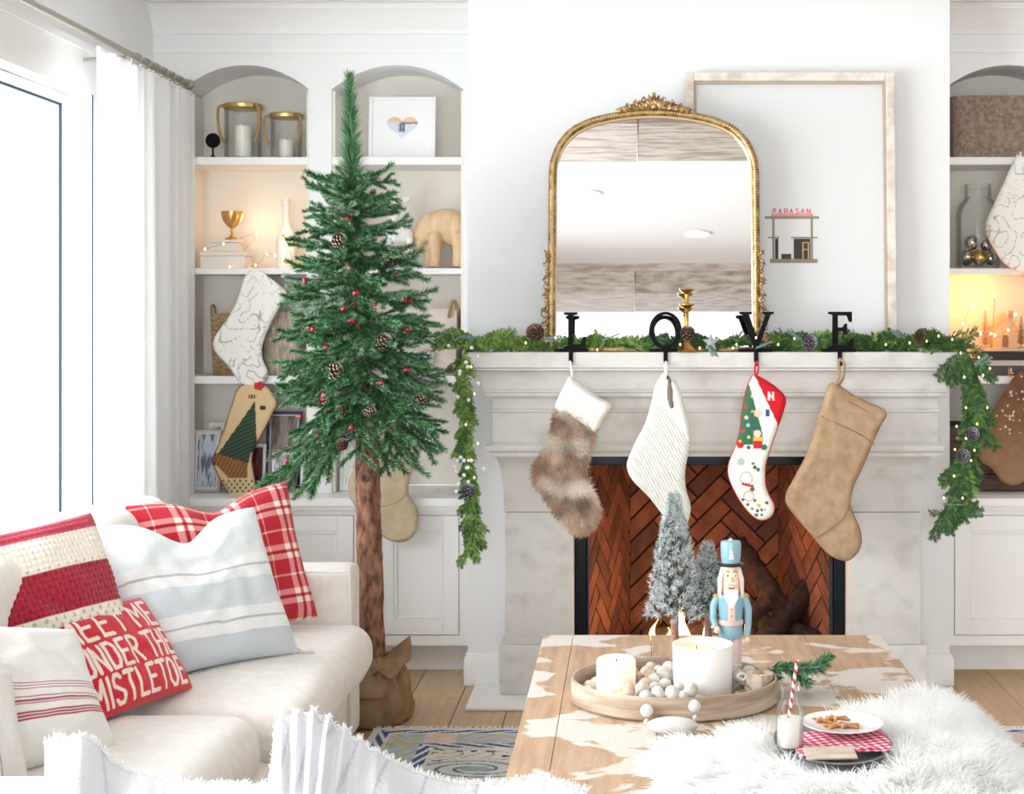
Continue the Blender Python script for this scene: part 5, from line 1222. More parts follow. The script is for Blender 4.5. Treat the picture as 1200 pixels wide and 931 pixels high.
t = shelf_item('book', 'thin dark green book standing at the far left of the counter', 'book', 225.5, 3, YW+.11); B().bbox(-.012,.012,-.08,.08,0,.16,.002).done('cover', mat('green_cover', srgb(40,84,66), .6), t, smooth=0); B().box(-.009,.009,-.078,.075,.001,.1605).done('page_block', mat('pages', srgb(232,226,214), .8), t, smooth=0)

# stockings hung on the bookcases
def hung(label, pts, Y, T, m, color=None, h=.006, rad=.02, wr=.003, n=4, **k):
    xs = [PX(a,Y) for a, _ in pts]; zs = [PZ(b_,Y) for _, b_ in pts]; c = (sum(xs)/len(xs), max(zs))
    t = thing('christmas_stocking', label, 'stocking', (c[0], Y, c[1]), group='stockings hung on the bookcases')
    P = spline2([(x-c[0], z-c[1]) for x, z in zip(xs, zs)], n); colf = (lambda x, z: color((x+c[0])*FPX/Y+VX, VY-(z+c[1]-EYE)*FPX/Y)) if color else None
    soft('body', P, T, m, t, h=h, rad=rad, wr=wr, color=colf, **k); return t, P, c
def veins(px, py):
    q = abs(noise.noise(Vector((px*.085, py*.07, 3)))); q2 = abs(noise.noise(Vector((px*.10+7, py*.09, 9)))); g_ = noise.noise(Vector((px*.03, py*.03, 20)))
    c = srgb(240,237,230)
    if q < .045 and g_ > -.25: c = mixc(srgb(150,140,132), c, q/.045*.6+.1)
    if q2 < .018 and g_ < .1: c = mixc(srgb(180,172,162), c, q2/.018)
    return c
MARB = mat('birch_print', attr=True, rough=.9, bump=.2, bscale=300)
YH = YW-.028
lw_pts = [(288,322),(302,317),(318,327),(336,342.6),(331,354),(324,366.6),(314,388),(307.5,406),(308,421),(314,436),(311,446),(303,453),(291,453.5),(279,446),(267,429),(254,415),(249.5,403),(254,391),(268,371),(278,352)]
t, P, c = hung('white birch patterned stocking hanging from the second left shelf', lw_pts, YH, .035, MARB, veins, h=.0045, rad=.018)
B().tube(smooth_path([(P[0][0]+.01,-.002,P[0][1]-.01),(P[0][0]+.012,-.004,.01),(P[0][0]+.02,.004,.012),(P[0][0]+.02,-.004,-.01)], 4), .0025, 6).done('hanging_loop', mat('white_cord'), t)
tp = [(279,456),(292,450),(311,452),(324.5,471),(319,485),(312,500),(304,515),(298,525),(295,540),(298,560),(300,575),(296,586),(284,588),(272,582),(263,570),(252,549),(250.5,536),(256,522),(264,500),(271,478)]
def tapestry(px, py):
    c = srgb(218,190,146)
    ax = 300-(py-470)*.22; w_ = (py-470)*.42
    if 470 < py < 545 and -w_*1.15 < px-ax < w_*.62 and not (py > 530 and px-ax > 8):
        k = math.sin(py*1.35+px*.6)*.5+.5; c = mixc(srgb(32,54,46), srgb(78,96,70), k*.75)
    if 527 < py < 560 and 249 < px < 291 and (py-527)*.95+252 < px+14 and py > 530+(px-252)*.32: c = mixc(srgb(120,78,40), srgb(160,112,60), .5+.5*math.sin(px*1.3+py*.7))
    if (px-297)**2+((py-465)*1.8)**2 < 26 and math.sin(px*2) > -.4: c = srgb(66,50,36)
    if ((px-309)**2+((py-478)*1.5)**2 < 17): c = srgb(58,46,36)
    if py > 561 and py < 577 and math.sin(px*.95)*math.sin(py*.8) > .35: c = srgb(74,104,62)
    return c
t, P, c = hung('tan tapestry stocking with a dark green tree, hanging on the lower left bookcase', tp, YH-.001, .032, mat('tapestry', attr=True, rough=.9, bump=.3, bscale=400), tapestry, h=.0040, rad=.015)
B().tube([(x, .001, z) for x, z in P], .0028, 6, closed=True).done('piping', mat('maroon_piping', srgb(120,36,44), .8), t)
B().tube(smooth_path([(.02,0,-.02),(.022,-.003,.012),(.03,.008,.016),(.03,.0,-.02)], 4), .0025, 6).done('hanging_loop', mat('maroon_piping'), t)
b = B(); 
for k in range(5): a = 2*PI*k/5; b.ball((.062+.012*math.cos(a), -.018, -.008+.010*math.sin(a)), .011, 8, 6, (1,.5,.8))
b.done('red_bow', mat('bow_red', srgb(196,36,44), .6), t)
lp = [(440,470),(470,468),(500,498),(490,538),(481,560),(479,578),(488,596),(489.6,616),(482,631),(468,636),(451,631),(436,616),(419,597),(409.5,583),(408.5,566),(416,545),(428,510)]
LBUR = mat('pale_burlap', srgb(206,184,152), .95, col2=srgb(218,198,168), nscale=26, bump=.5, bscale=330, detail=8)
t, P, c = hung('pale burlap stocking hanging behind the tall tree trunk', lp, 5.915, .036, LBUR, h=.007, rad=.022, wr=.006)
seamline([(440,594),(462,590),(478,578)], t, mat('pale_seam', srgb(178,152,120), .95), y=-.020, Y=5.915)
B().tube(smooth_path([(.0,0,-.01),(.002,-.003,.03),(.01,.006,.03),(.01,.0,-.01)], 4), .003, 6).done('hanging_loop', LBUR, t)
cup = thing('wall_hook', 'small hook holding the pale burlap stocking behind the tree', 'hook', (t.location.x+.006, YW-.001, t.location.z+.03)); B().tube([(0,0,0),(0,-.22,0),(0,-.238,.008)], .004, 6).done('shaft', NICK, cup)

# right bookcase
WIC2 = mat('grey_seagrass', srgb(138,114,98), .9, col2=srgb(172,148,132), nscale=60, bump=1, bscale=130)
basket('seagrass_basket', 'brown rectangular seagrass basket on the top right shelf', 1117, 1232, 112, 0, YW+.03, .22, WIC2, handle=False, taper=.97)
t = shelf_item('glass_jar', 'big clear glass jar of silver and gold baubles right of the chimney', 'jar', 1146, 1, YW+.11)
r_, h = .092, .355
B().lathe([(0,0),(r_*.96,0),(r_,.01),(r_,.23),(r_*.9,.265),(r_*.62,.295),(r_*.60,.30),(r_*.60,.335),(r_*.64,.338),(r_*.64,h),(r_*.58,h),(r_*.56,.30),(r_*.85,.262),(r_*.955,.228),(r_*.955,.012),(0,.008)], 40).done('glass', GLASS, t)
jx, jy, jz = t.location; SILV = mat('silver_bauble', srgb(200,198,194), .15, 1.0); GOLB = mat('gold_bauble', srgb(206,168,96), .2, 1.0)
n_ = ['silver bauble at the left of the jar', 'gold bauble at the front of the jar', 'silver bauble at the right front of the jar', 'silver bauble in the middle of the jar', 'silver bauble on top of the heap in the jar', 'small silver bauble on the right of the heap in the jar', 'silver bauble at the back of the jar', 'dull silver bauble low at the back left of the jar']
for k, (x, y, z, rr, g) in enumerate(((-.048,-.012,.045,.030,0),(-.002,-.048,.042,.033,1),(.050,-.012,.038,.028,0),(.012,.028,.040,.030,0),(-.030,-.020,.105,.031,0),(.034,-.005,.095,.026,0),(-.040,.040,.035,.025,0),(.006,.010,.120,.0,0))):
    if rr == 0: continue
    o = thing('bauble', n_[k], 'ornament', (jx+x, jy+y, jz+z-rr+.004), group='baubles in the jar'); B().ball((0,0,rr), rr, 24, 16).done('ball', GOLB if g else SILV, o); B().lathe([(0,2*rr-.001),(.006,2*rr-.002),(.006,2*rr+.006),(0,2*rr+.006)], 10).done('cap', GOLB, o)
rm = [(1158,254),(1166,236),(1178,210),(1190,184),(1194,182),(1216,190),(1242,210),(1238,240),(1232,262),(1230,290),(1236,305),(1226,318),(1206,321),(1188,316),(1175,307),(1166,294),(1157,278),(1155,265)]
t, P, c = hung('white birch patterned stocking hanging in front of the right bookcase', rm, YH, .035, MARB, veins, h=.0045, rad=.018)
B().tube(smooth_path([(-.01,-.002,-.02),(-.008,-.004,.01),(.0,.02,.012),(.0,-.004,-.02)], 4), .0025, 6).done('hanging_loop', mat('white_cord'), t)
# books and tray under the bottle-brush village
def book(label, px0, px1, z, th, Y, dep, cm, txt=None):
    xa, xb = PX(px0,Y), PX(px1,Y); t = thing('book', label, 'book', ((xa+xb)/2, Y+dep/2, z), group='books stacked on the right shelf'); hw = (xb-xa)/2
    B().box(-hw, hw, -dep/2, dep/2, 0, .003).box(-hw, hw, -dep/2, dep/2, th-.003, th).box(-hw, hw, -dep/2, -dep/2+.003, .003, th-.003).done('cover', cm, t, smooth=0)
    B().box(-hw+.003, hw-.003, -dep/2+.0035, dep/2-.003, .0035, th-.0035).done('page_block', mat('pages', srgb(232,226,214), .8), t, smooth=0)
    return t
zb = SH[2]+.001
t = book('dark grey book at the bottom of the stack on the right shelf', 1124, 1238, zb, .040, YW+.02, .19, mat('dark_grey_cover', srgb(70,72,78), .6))
B().box(.012, .0165, -.0965, -.0952, .008, .032).box(.012, .024, -.0965, -.0952, .008, .012).done('spine_letter', mat('white_ink', srgb(230,230,230), .6), t, smooth=0)
book('cream book in the middle of the stack on the right shelf', 1150, 1240, zb+.041, .022, YW+.025, .18, mat('cream_cover', srgb(206,192,178), .6))
book('black book near the top of the stack on the right shelf', 1148, 1242, zb+.064, .034, YW+.02, .18, mat('black_cover', srgb(26,22,24), .45))
tr = thing('wooden_tray', 'pale flat board under the little house on the right shelf', 'tray', (PX(1182,YW+.12), YW+.12, zb+.099), group='board on the books'); B().bbox(-.125, .14, -.09, .09, 0, .012, .003).done('board', mat('pinkish_wood', srgb(206,178,158), .6), tr, smooth=0)
hs = thing('village_house', 'small pale wooden house ornament among the right fairy lights', 'ornament', (PX(1176,YW+.09), YW+.09, tr.location.z+.0125)); hs.scale = (1.4, 1.2, 1.5)
HM = mat('house_wood', srgb(206,170,132), .6)
B().prism([(-.036,0),(.036,0),(.036,.05),(.045,.05),(0,.098),(-.045,.05),(-.036,.05)], -.025, .025).done('body', HM, hs, smooth=0)
B().prism([(-.009,.004),(.009,.004),(.009,.03),(.005,.037),(-.005,.037),(-.009,.03)], -.027, -.0255).done('door', mat('house_dark', srgb(140,104,74), .7), hs, smooth=0); B().box(.016,.026,-.01,.01,.07,.105).done('chimney', HM, hs, smooth=0)
for k, (dx, hh_, lb) in enumerate(((-.072,.145,'amber bottle-brush tree left of the little house'),(.078,.120,'amber bottle-brush tree right of the little house'))):
    bt_ = thing('bottle_brush_tree', lb, 'ornament', (hs.location.x+dx, YW+.11, tr.location.z+.0125), group='bottle-brush trees by the little house'); vs, fs, cs = [], [], []; r3 = random.Random(k)
    for q in range(30): z = .015+hh_*q/30; needles(vs, fs, cs, Vector((0,0,z)), Vector((0,0,1)), 16, .030*(1-q/32)+.003, r3, 2.2, .0009, pal=[srgb(196,140,80), srgb(220,170,104)])
    share(finish('bristle', vs, fs, cs, NEED), 'bristle', bt_); B().lathe([(0,0),(.012,0),(.012,.006),(.002,.007),(.002,.02),(0,.02)], 12).done('base', HM, bt_)
Yf = YW+.04
fp = [(PX(a,Yf), y_, PZ(b_,Yf)) for a, b_, y_ in ((1118,400,YW+.06),(1128,393,YW+.1),(1139,380,YW+.2),(1151,360,YW+.2),(1160,391,YW+.02),(1171,347.5,YW+.12),(1164,393,YW+.015),(1180,387,YW+.02),(1193,369,YW+.08),(1148,391,YW+.02),(1125,392,YW+.15),(1210,388,YW+.03))]
fairy('warm fairy lights round the little house on the right shelf', fp, (PX(1160,YS), YS, tr.location.z+.0125), .62, (1,.38,.06), r_=.005)
# dotted stocking in front of the open lowest bay
dp = [(1193,436),(1204,440),(1226,446),(1224,480),(1220,520),(1212,550),(1199,565),(1186,569.5),(1173,564),(1161,549),(1149,541),(1143,525),(1146,508),(1158,490),(1170,470)]
rd = random.Random(2); dots = [(rd.uniform(1145,1225), rd.uniform(440,530), rd.uniform(.8,1.5)) for _ in range(110)]; dots = [d for d in dots if d[1] < 500 + (d[0]-1150)*.25]
def dotc(px, py):
    c = mixc(srgb(112,76,56), srgb(158,122,90), min(1, max(0, (py-445)/100)) + .25*noise.noise(Vector((px*.1, py*.1, 0))))
    for a, b_, r_ in dots:
        if (px-a)**2+(py-b_)**2 < r_*r_: return srgb(236,224,210)
    return c
t, P, c = hung('brown stocking sprinkled with white dots right of the mantel garland', dp, YW-.03, .038, mat('dotted_wool', attr=True, rough=.95, bump=.4, bscale=260), dotc, h=.0035, rad=.022)
B().tube(smooth_path([(-.01,-.002,-.02),(-.008,-.004,.012),(.0,.02,.014),(.0,-.004,-.02)], 4), .0025, 6).done('hanging_loop', LEA, t)
t = thing('wooden_crate', 'dark brown wooden crate in the lowest bay of the right bookcase', 'crate', (1.56, YW+.16, CT+.001)); CR = mat('dark_crate_wood', srgb(74,56,50), .7, col2=srgb(96,74,64), nscale=9, nstretch=(1,1,6))
for k in range(4): B().bbox(-.262,.262,-.12,-.108,.004+k*.068,.004+k*.068+.064,.002).done('slat', CR, t, smooth=0)
for s in (-1, 1): B().bbox(s*.25-.012, s*.25+.012, -.106, .10, 0, .276, .002).done('side', CR, t, smooth=0)
B().box(-.236,.236,-.10,.10,0,.008).done('bottom', CR, t, smooth=0); B().bbox(-.236,.236,.09,.10,.009,.276,.002).done('back', CR, t, smooth=0)
# ================================================================== COFFEE TABLE
TZ = .45; TX0, TX1, TY0, TY1 = -.27, .785, 2.93, 4.67
t = thing('coffee_table', 'low wooden coffee table with worn white paint on its plank top', 'table', ((TX0+TX1)/2, (TY0+TY1)/2, 0))
tcx, tcy = t.location.x, t.location.y
def tmat(name, off):
    m = mat(name, srgb(178,146,112), .55, bump=.12, bscale=26, bstretch=(6,.6,1)); nt = m.node_tree; N = nt.nodes; L = nt.links; p = N['Principled BSDF']; tc = N.new('ShaderNodeTexCoord')
    def noise_(scale, st, det, dist=0, loc=(0,0,0)):
        mp = N.new('ShaderNodeMapping'); mp.inputs['Scale'].default_value = st; mp.inputs['Location'].default_value = loc; L.new(tc.outputs['Object'], mp.inputs[0]); n = N.new('ShaderNodeTexNoise'); n.inputs['Scale'].default_value = scale; n.inputs['Detail'].default_value = det; n.inputs['Distortion'].default_value = dist; L.new(mp.outputs[0], n.inputs[0]); return n.outputs[0]
    w_ = N.new('ShaderNodeValToRGB'); e = w_.color_ramp.elements; e[0].color = (*srgb(168,136,108),1); e[1].color = (*srgb(196,164,134),1); e[0].position = .3; e[1].position = .7; L.new(noise_(5, (9,.9,1), 7, 0, (off,0,0)), w_.inputs[0])
    pr = N.new('ShaderNodeValToRGB'); e = pr.color_ramp.elements; e[0].position = .515; e[1].position = .545; L.new(noise_(5.2, (1.0,1.25,1), 12, .3, (off+3.1,1.7,0)), pr.inputs[0])
    mx = N.new('ShaderNodeMix'); mx.data_type = 'RGBA'; L.new(pr.outputs[0], mx.inputs[0]); L.new(w_.outputs[0], mx.inputs[6]); mx.inputs[7].default_value = (*srgb(212,203,194),1); L.new(mx.outputs[2], p.inputs['Base Color']); return m
xs = [TX0, -.176, .065, .305, .545, TX1]
for k, (a, b_) in enumerate(zip(xs, xs[1:])):
    o = B().bbox(a-tcx+.0006, b_-tcx-.0006, TY0-tcy, TY1-tcy, TZ-.04, TZ, .0018).done('top_plank', tmat('worn_plank_%s' % 'abcde'[k], 0), t, smooth=0)
WT = mat('table_wood', srgb(166,134,102), .6, col2=srgb(196,168,138), nscale=5, nstretch=(8,8,.8), bump=.2)
for s in (-1, 1): B().bbox(s*.50-.012, s*.50+.012, -.80, .80, TZ-.15, TZ-.041, .003).done('apron', WT, t, smooth=0)
for s in (-1, 1): B().bbox(-.487, .487, s*.80-.012, s*.80+.012, TZ-.15, TZ-.041, .003).done('apron', WT, t, smooth=0)
for sx in (-1, 1):
    for sy in (-1, 1): B().bbox(sx*.465-.034, sx*.465+.034, sy*.765-.034, sy*.765+.034, .012, TZ-.042, .004).done('leg', WT, t, smooth=0)
ZT = TZ+.001
# round rimmed wooden tray
TRX, TRY = PX(790,3.88), 3.885; ra, rb = .268, .225
t = thing('bentwood_tray', 'oval bentwood tray holding candles and wooden beads on the coffee table', 'tray', (TRX, TRY, ZT))
TW = mat('bentwood', srgb(158,134,110), .6, col2=srgb(200,182,162), nscale=3.5, nstretch=(1.2,1.2,9), ramp=(.38,.6), bump=.25, bscale=12, bstretch=(1,1,14), detail=3)
def oval(f, z, n=72): return [(ra*f*math.cos(2*PI*i/n), rb*f*math.sin(2*PI*i/n), z) for i in range(n)]
B().rings([oval(.97,.012), oval(.985,.004), oval(1,.006), oval(1.0,.058), oval(.995,.062), oval(.975,.062), oval(.97,.058), oval(.965,.013)], cap0=False, cap1=False).done('rim', TW, t, smooth=40)
B().rings([oval(.962,0), oval(.962,.012)]).done('base', TW, t, smooth=30)
ZB = ZT+.013
# candles
def put(px, Y): return PX(px, Y)
t = thing('pillar_candle', 'thick glowing ivory pillar candle at the left end of the tray', 'candle', (put(722,3.86), 3.86, ZB))
h = PZ(771,3.86)-ZB; B().lathe([(0,0),(.050,0),(.051,.004),(.051,h-.01),(.048,h-.002),(.043,h),(.036,h-.006),(.03,h-.016),(0,h-.018)], 40).done('wax', mat('glowing_wax', srgb(252,238,222), .5, sub=.6, emit=(1,.60,.40), estr=.18), t)
B().tube([(0,0,h-.02),(.002,0,h-.004)], .0014, 6).done('wick', BLACK, t)
t = thing('jar_candle', 'large white ceramic jar candle in the middle of the tray', 'candle', (put(823.5,3.88), 3.88, ZB))
h = PZ(754,3.88)-ZB; r_ = .0785
B().lathe([(0,0),(r_*.93,0),(r_*.965,.006),(r_,h-.002),(r_*.99,h),(r_*.955,h),(r_*.95,h-.003),(r_*.94,h-.024)], 56).done('jar', mat('matte_ceramic', srgb(240,238,236), .6, bump=.08, bscale=30, bstretch=(1,1,12)), t)
B().lathe([(r_*.94,h-.022),(0,h-.022)], 56).done('wax', mat('lit_wax', srgb(252,240,214), .4, sub=.4, emit=(1,.74,.42), estr=.25), t)
for a in (0, 2.1, 4.2): B().tube([(.028*math.cos(a), .028*math.sin(a), h-.022), (.028*math.cos(a), .028*math.sin(a), h-.012)], .0012, 5).done('wick', BLACK, t)
t = thing('votive_candle', 'small lit votive candle wrapped in birch bark at the right of the tray', 'candle', (put(889,3.87), 3.87, ZB))
h = PZ(789,3.87)-ZB; r_ = .037
B().lathe([(0,0),(r_,0),(r_,h),(r_*.86,h),(r_*.86,h-.014)], 36).done('birch_wrap', mat('birch_bark', srgb(214,200,186), .7, col2=srgb(150,128,112), nscale=12, nstretch=(3,3,.9), ramp=(.5,.72), bump=.4), t)
B().lathe([(r_*.86,h-.012),(0,h-.012)], 36).done('wax', mat('lit_wax'), t); B().tube([(0,0,h-.012),(0,0,h-.004)], .001, 5).done('wick', BLACK, t)
# glass ornament with moss
ox_, oy_ = put(870,3.79), 3.785; t = thing('glass_bauble', 'small clear glass bauble with moss and bark inside, leaning by the votive', 'ornament', (ox_, oy_, ZB))
r_ = .027; B().ball((0,0,r_+.001), r_, 28, 18).done('glass', GLASS, t); B().ball((0,0,r_-.004), r_*.86, 16, 10, (1,1,.62)).done('moss', mat('moss', srgb(96,96,48), .95, col2=srgb(176,132,66), nscale=80, bump=1, bscale=200), t)
B().lathe([(.008,2*r_-.002),(.009,2*r_+.007),(0,2*r_+.008)], 14).done('cap', SILV, t)
B().tube(smooth_path([(0,0,2*r_+.008),(.010,0,2*r_+.02),(-.004,0,2*r_+.026),(-.012,0,2*r_+.018),(0,0,2*r_+.01)], 5), .0026, 6).done('ribbon_loop', mat('grey_ribbon', srgb(206,196,190), .8), t)
# wooden bead garland: every bead a part
BW = [mat('bead_%s' % n, srgb(*a), .6, col2=srgb(*b_), nscale=22, nstretch=(1,1,3)) for n, a, b_ in (('grey',(196,186,174),(214,206,196)), ('warm',(198,172,152),(214,192,174)), ('white',(218,212,204),(230,226,220)))]
t = thing('wooden_bead_garland', 'string of round greyed wooden beads coiled between the candles and over the tray rim', 'bead garland', (TRX, TRY, ZB))
bl_ = B().ball((0,0,0), 1, 20, 14); bead_me = []
for m in BW:
    me = bpy.data.meshes.new('bead'); me.from_pydata(bl_.v, [], bl_.f); me.shade_smooth(); me.materials.append(m); bead_me.append(me)
def bead(x, y, z, r_, k): share(bead_me[k], 'bead', t, Matrix.Translation((x, y, z)) @ Euler((rs.uniform(0,3), rs.uniform(0,3), 0)).to_matrix().to_4x4() @ Matrix.Scale(r_, 4)); placed.append((x, y, z, r_))
rs = random.Random(21); placed = []; obst = [(PX(722,3.86)-TRX, 3.86-TRY, .053), (PX(823.5,3.88)-TRX, 3.88-TRY, .0805), (PX(889,3.87)-TRX, 3.87-TRY, .040), (PX(870,3.79)-TRX, 3.785-TRY, .030), (PX(790,4.05)-TRX, 4.06-TRY, .042), (PX(826,4.05)-TRX, 4.06-TRY, .034), (PX(856,4.02)-TRX, 4.01-TRY, .046)]
tries = 0
while tries < 9000 and len(placed) < 120:
    tries += 1; x, y = rs.uniform(-.25,.20), rs.uniform(-.21,.21); r_ = rs.choice((.0165,.0175,.0185,.0155)); lay = 0 if tries < 6000 else 1
    if (x/(ra*.94-r_))**2+(y/(rb*.94-r_))**2 > 1 or any((x-a)**2+(y-b_)**2 < (r_+c)**2 for a, b_, c in obst): continue
    if x > .06 and y < 0.02 : continue
    z = r_ + (.026 if lay else 0)
    if any((x-a)**2+(y-b_)**2+(z-c)**2 < (.97*(r_+d))**2 for a, b_, c, d in placed): continue
    if lay and (x < -.14 or y < -.16 or sum(1 for a, b_, c, d in placed if (x-a)**2+(y-b_)**2 < .04**2 and c < .03) < 2): continue
    warm = 1 if abs(x+.10) < .05 and rs.random() < .75 else 0
    bead(x, y, z, r_, 1 if warm else rs.choice((0,0,2)))
for px, Y, zz, r_, k in ((757,3.69,.043,.018,0),(758,3.652,.020,.016,2),(758,3.645,-.006,.008,0),(772,3.70,.040,.016,0),(789,3.69,.048,.0155,0),(800,3.69,.045,.014,0),(814,3.655,.030,.0155,2),(815,3.645,.004,.0075,0)):
    bead(PX(px, Y)-TRX, Y-TRY, zz+.001, r_, k)
pp = [Vector((a, b_, c)) for a, b_, c, d in placed[-8:]]
B().tube(pp[:3], .001, 4).done('cord', mat('jute_cord', srgb(186,168,144), .9), t); B().tube(pp[3:], .001, 4).done('cord', mat('jute_cord'), t)
# flocked trees
def mini(label, px, Y, pyt, rad, seed, frost_p):
    z0 = ZB if True else ZT; h = PZ(pyt, Y)-z0; t = thing('flocked_tree', label, 'tree', (PX(px,Y), Y, z0), group='flocked table trees'); r4 = random.Random(seed)
    B().lathe([(0,0),(.030,0),(.030,.006),(0,.0065)], 24).done('stand', WT, t)
    B().tube([(0,0,.0065),(.002,0,h*.3),(0,0,h*.9)], [.0125,.011,.004], 12).done('trunk', mat('mini_trunk', srgb(140,104,88), .9, col2=srgb(176,140,122), nscale=60, bump=.8), t)
    pal = [srgb(50,78,74), srgb(78,104,98), srgb(36,58,56), srgb(96,120,84)]; sn = [srgb(224,230,232), srgb(238,240,240), srgb(200,210,214)]; vs, fs, cs = [], [], []
    zb_ = .175; n = int(820*rad/.07)
    for k in range(n):
        q = (k+r4.random())/n; z = lerp(zb_+.012, h-.012, q); r_ = rad*(1-q)**.78+.006; a = r4.uniform(0, 2*PI); rr = r_*r4.uniform(.55,1.02); base = Vector((math.cos(a)*rr, math.sin(a)*rr, z-.016*rr/rad)); d = Vector((math.cos(a), math.sin(a), -.55+q*.9)).normalized()
        snow = r4.random() < frost_p
        needles(vs, fs, cs, base, d, 12, .0165, r4, 1.1, .0012, pal=sn if snow else (pal+sn[:1]), frost=.25)
    share(finish('foliage', vs, fs, cs, NEED), 'foliage', t)
    vs, fs, cs = [], [], []
    for k in range(40): q = k/40; needles(vs, fs, cs, Vector((0,0,lerp(zb_+.02,h*.96,q))), Vector((0,0,-1)), 20, rad*(1-q)*.8+.006, r4, 1.2, .0018, pal=pal)
    share(finish('inner_boughs', vs, fs, cs, NEED), 'inner_boughs', t)
mini('tall snow flocked miniature tree behind the jar candle', 790, 4.06, 574, .072, 1, .75)
mini('small flocked miniature tree tucked behind the nutcracker', 829, 4.10, 633, .052, 2, .55)
# nutcracker
t = thing('nutcracker', 'pale blue and pink nutcracker soldier with a white beard on the coffee table', 'nutcracker', (PX(856,4.03), 4.02, ZB))
t.scale = (.86, .86, 1); nh = (PZ(643,4.03)-ZB); k = nh/.37
def NK(*a): return tuple(x*k for x in a)
def nm(name, rgb, r_=.4): return mat('nutcracker_'+name, srgb(*rgb), r_, coat=.3)
NB, NP, NW, NF, NBK, NG = nm('blue',(136,176,190)), nm('pink',(222,190,184)), nm('white',(238,236,232),.8), nm('face',(240,204,176)), nm('black',(24,26,34)), nm('grey',(180,196,202))
def L_(prof, c=(0,0,0), **q): return B().lathe([(a*k, b_*k) for a, b_ in prof], 32, tuple(x*k for x in c), **q)
B().bbox(*NK(-.042,.042,-.036,.036,0,.018), .002).done('base', NP, t, smooth=0)
for s in (-1, 1):
    L_([(0,.018),(.017,.018),(.018,.03),(.0155,.04),(.0165,.07),(.017,.125),(.012,.13),(0,.13)], (s*.019,0,0)).done('leg', NP, t); L_([(0,.0185),(.0185,.0185),(.0185,.05),(.017,.052),(0,.052)], (s*.019,-.002,0)).done('boot', nm('boot',(214,206,204)), t)
L_([(0,.125),(.036,.125),(.040,.135),(.036,.165),(.040,.20),(.043,.235),(.034,.246),(.018,.25),(0,.25)], sy=.85).done('coat', NB, t)
L_([(.0385,.160),(.041,.163),(.041,.172),(.0385,.175)], sy=.86).done('belt', NP, t)
B().bbox(*NK(-.012,.012,-.040,-.033,.172,.24), .002).done('shirt_front', NP, t)
for z in (.19,.21,.23): B().ball(NK(-.0,-.041,z), .0035*k, 8, 6).done('button', BRASSY, t)
for s in (-1, 1):
    b = B(); b.tube([NK(s*.044,0,.236), NK(s*.056,-.004,.215), NK(s*.058,-.008,.180), NK(s*.050,-.024,.155)] if s < 0 else [NK(s*.044,0,.236), NK(s*.056,-.004,.205), NK(s*.056,-.004,.16), NK(s*.052,-.006,.13)], [.012*k,.0125*k,.011*k,.010*k], 14); arm = b.done('arm', NB, t, smooth=50)
    hp = NK(s*.046,-.032,.150) if s < 0 else NK(s*.052,-.008,.118); B().ball(hp, .0105*k, 14, 10).done('hand', NF, arm)
    B().ball(NK(s*.045,0,.240), .0125*k, 14, 8, (1.2,1,.6)).done('epaulette', BRASSY, t)
L_([(0,.245),(.028,.246),(.031,.255),(.031,.318),(.028,.324),(0,.325)], sy=.95).done('head', NF, t)
for s in (-1, 1):
    b = B(); r5 = random.Random(5)
    for q in range(46): a = lerp(.55, 1.9, r5.random()); x0 = s*.030*math.sin(a+.4); y0 = .029*-math.cos(a+.4); b.tube([NK(x0, y0, .318), NK(x0*1.22+s*.002, y0*1.15, .285), NK(x0*1.25+s*.003, y0*1.1, .232+r5.uniform(0,.02))], [.003*k,.0046*k,.002*k], 5)
    o = b.done('hair', nm('hair',(240,222,214),.9), t); o['kind'] = 'stuff'
    B().ball(NK(s*.0125,-.0285,.300), .0048*k, 12, 8, (1,.5,1)).done('eye', NW, t); B().ball(NK(s*.0125,-.0305,.300), .0026*k, 10, 6, (1,.6,1)).done('pupil', NBK, t)
    B().tube([NK(s*.006,-.030,.310), NK(s*.013,-.0305,.314), NK(s*.019,-.028,.309)], .0013*k, 6).done('eyebrow', nm('brow',(120,96,88)), t)
    B().tube([NK(0,-.032,.280), NK(s*.010,-.034,.278), NK(s*.017,-.031,.283)], [.003*k,.0028*k,.001*k], 6).done('moustache', NW, t)
B().ball(NK(0,-.033,.290), .006*k, 12, 8, (.8,1,1.1)).done('nose', nm('nose',(238,186,160)), t)
B().bbox(*NK(-.009,.009,-.0325,-.028,.262,.2745), .001*k).done('mouth', nm('red',(196,34,44)), t); B().box(*NK(-.007,.007,-.0332,-.0326,.268,.2735)).done('teeth', NW, t)
b = B(); r5 = random.Random(8)
for q in range(70): x = r5.uniform(-.020,.020); b.tube([NK(x, -.031, .262-abs(x)*.1), NK(x*.9, -.043, .238), NK(x*.55, -.042, .205+abs(x)*1.0+r5.uniform(0,.006))], [.0028*k,.0034*k,.0012*k], 5)
o = b.done('beard', NW, t); o['kind'] = 'stuff'
L_([(0,.325),(.040,.3245),(.043,.328),(.040,.332),(.030,.333),(0,.333)], sy=.95).done('hat_brim', NBK, t)
L_([(0,.333),(.0295,.333),(.032,.35),(.0335,.385),(.031,.392),(0,.394)], sy=.95).done('hat', NB, t)
B().prism([(x*k, z*k) for x, z in ((-.010,.345),(.010,.345),(.006,.354),(.008,.354),(.004,.363),(.006,.363),(0,.376),(-.006,.363),(-.004,.363),(-.008,.354),(-.006,.354))], -.0345*k, -.031*k).done('tree_emblem', nm('emblem',(214,206,216)), t, smooth=0)
L_([(.010,.392),(.004,.400),(0,.401)]).done('hat_top', NP, t)
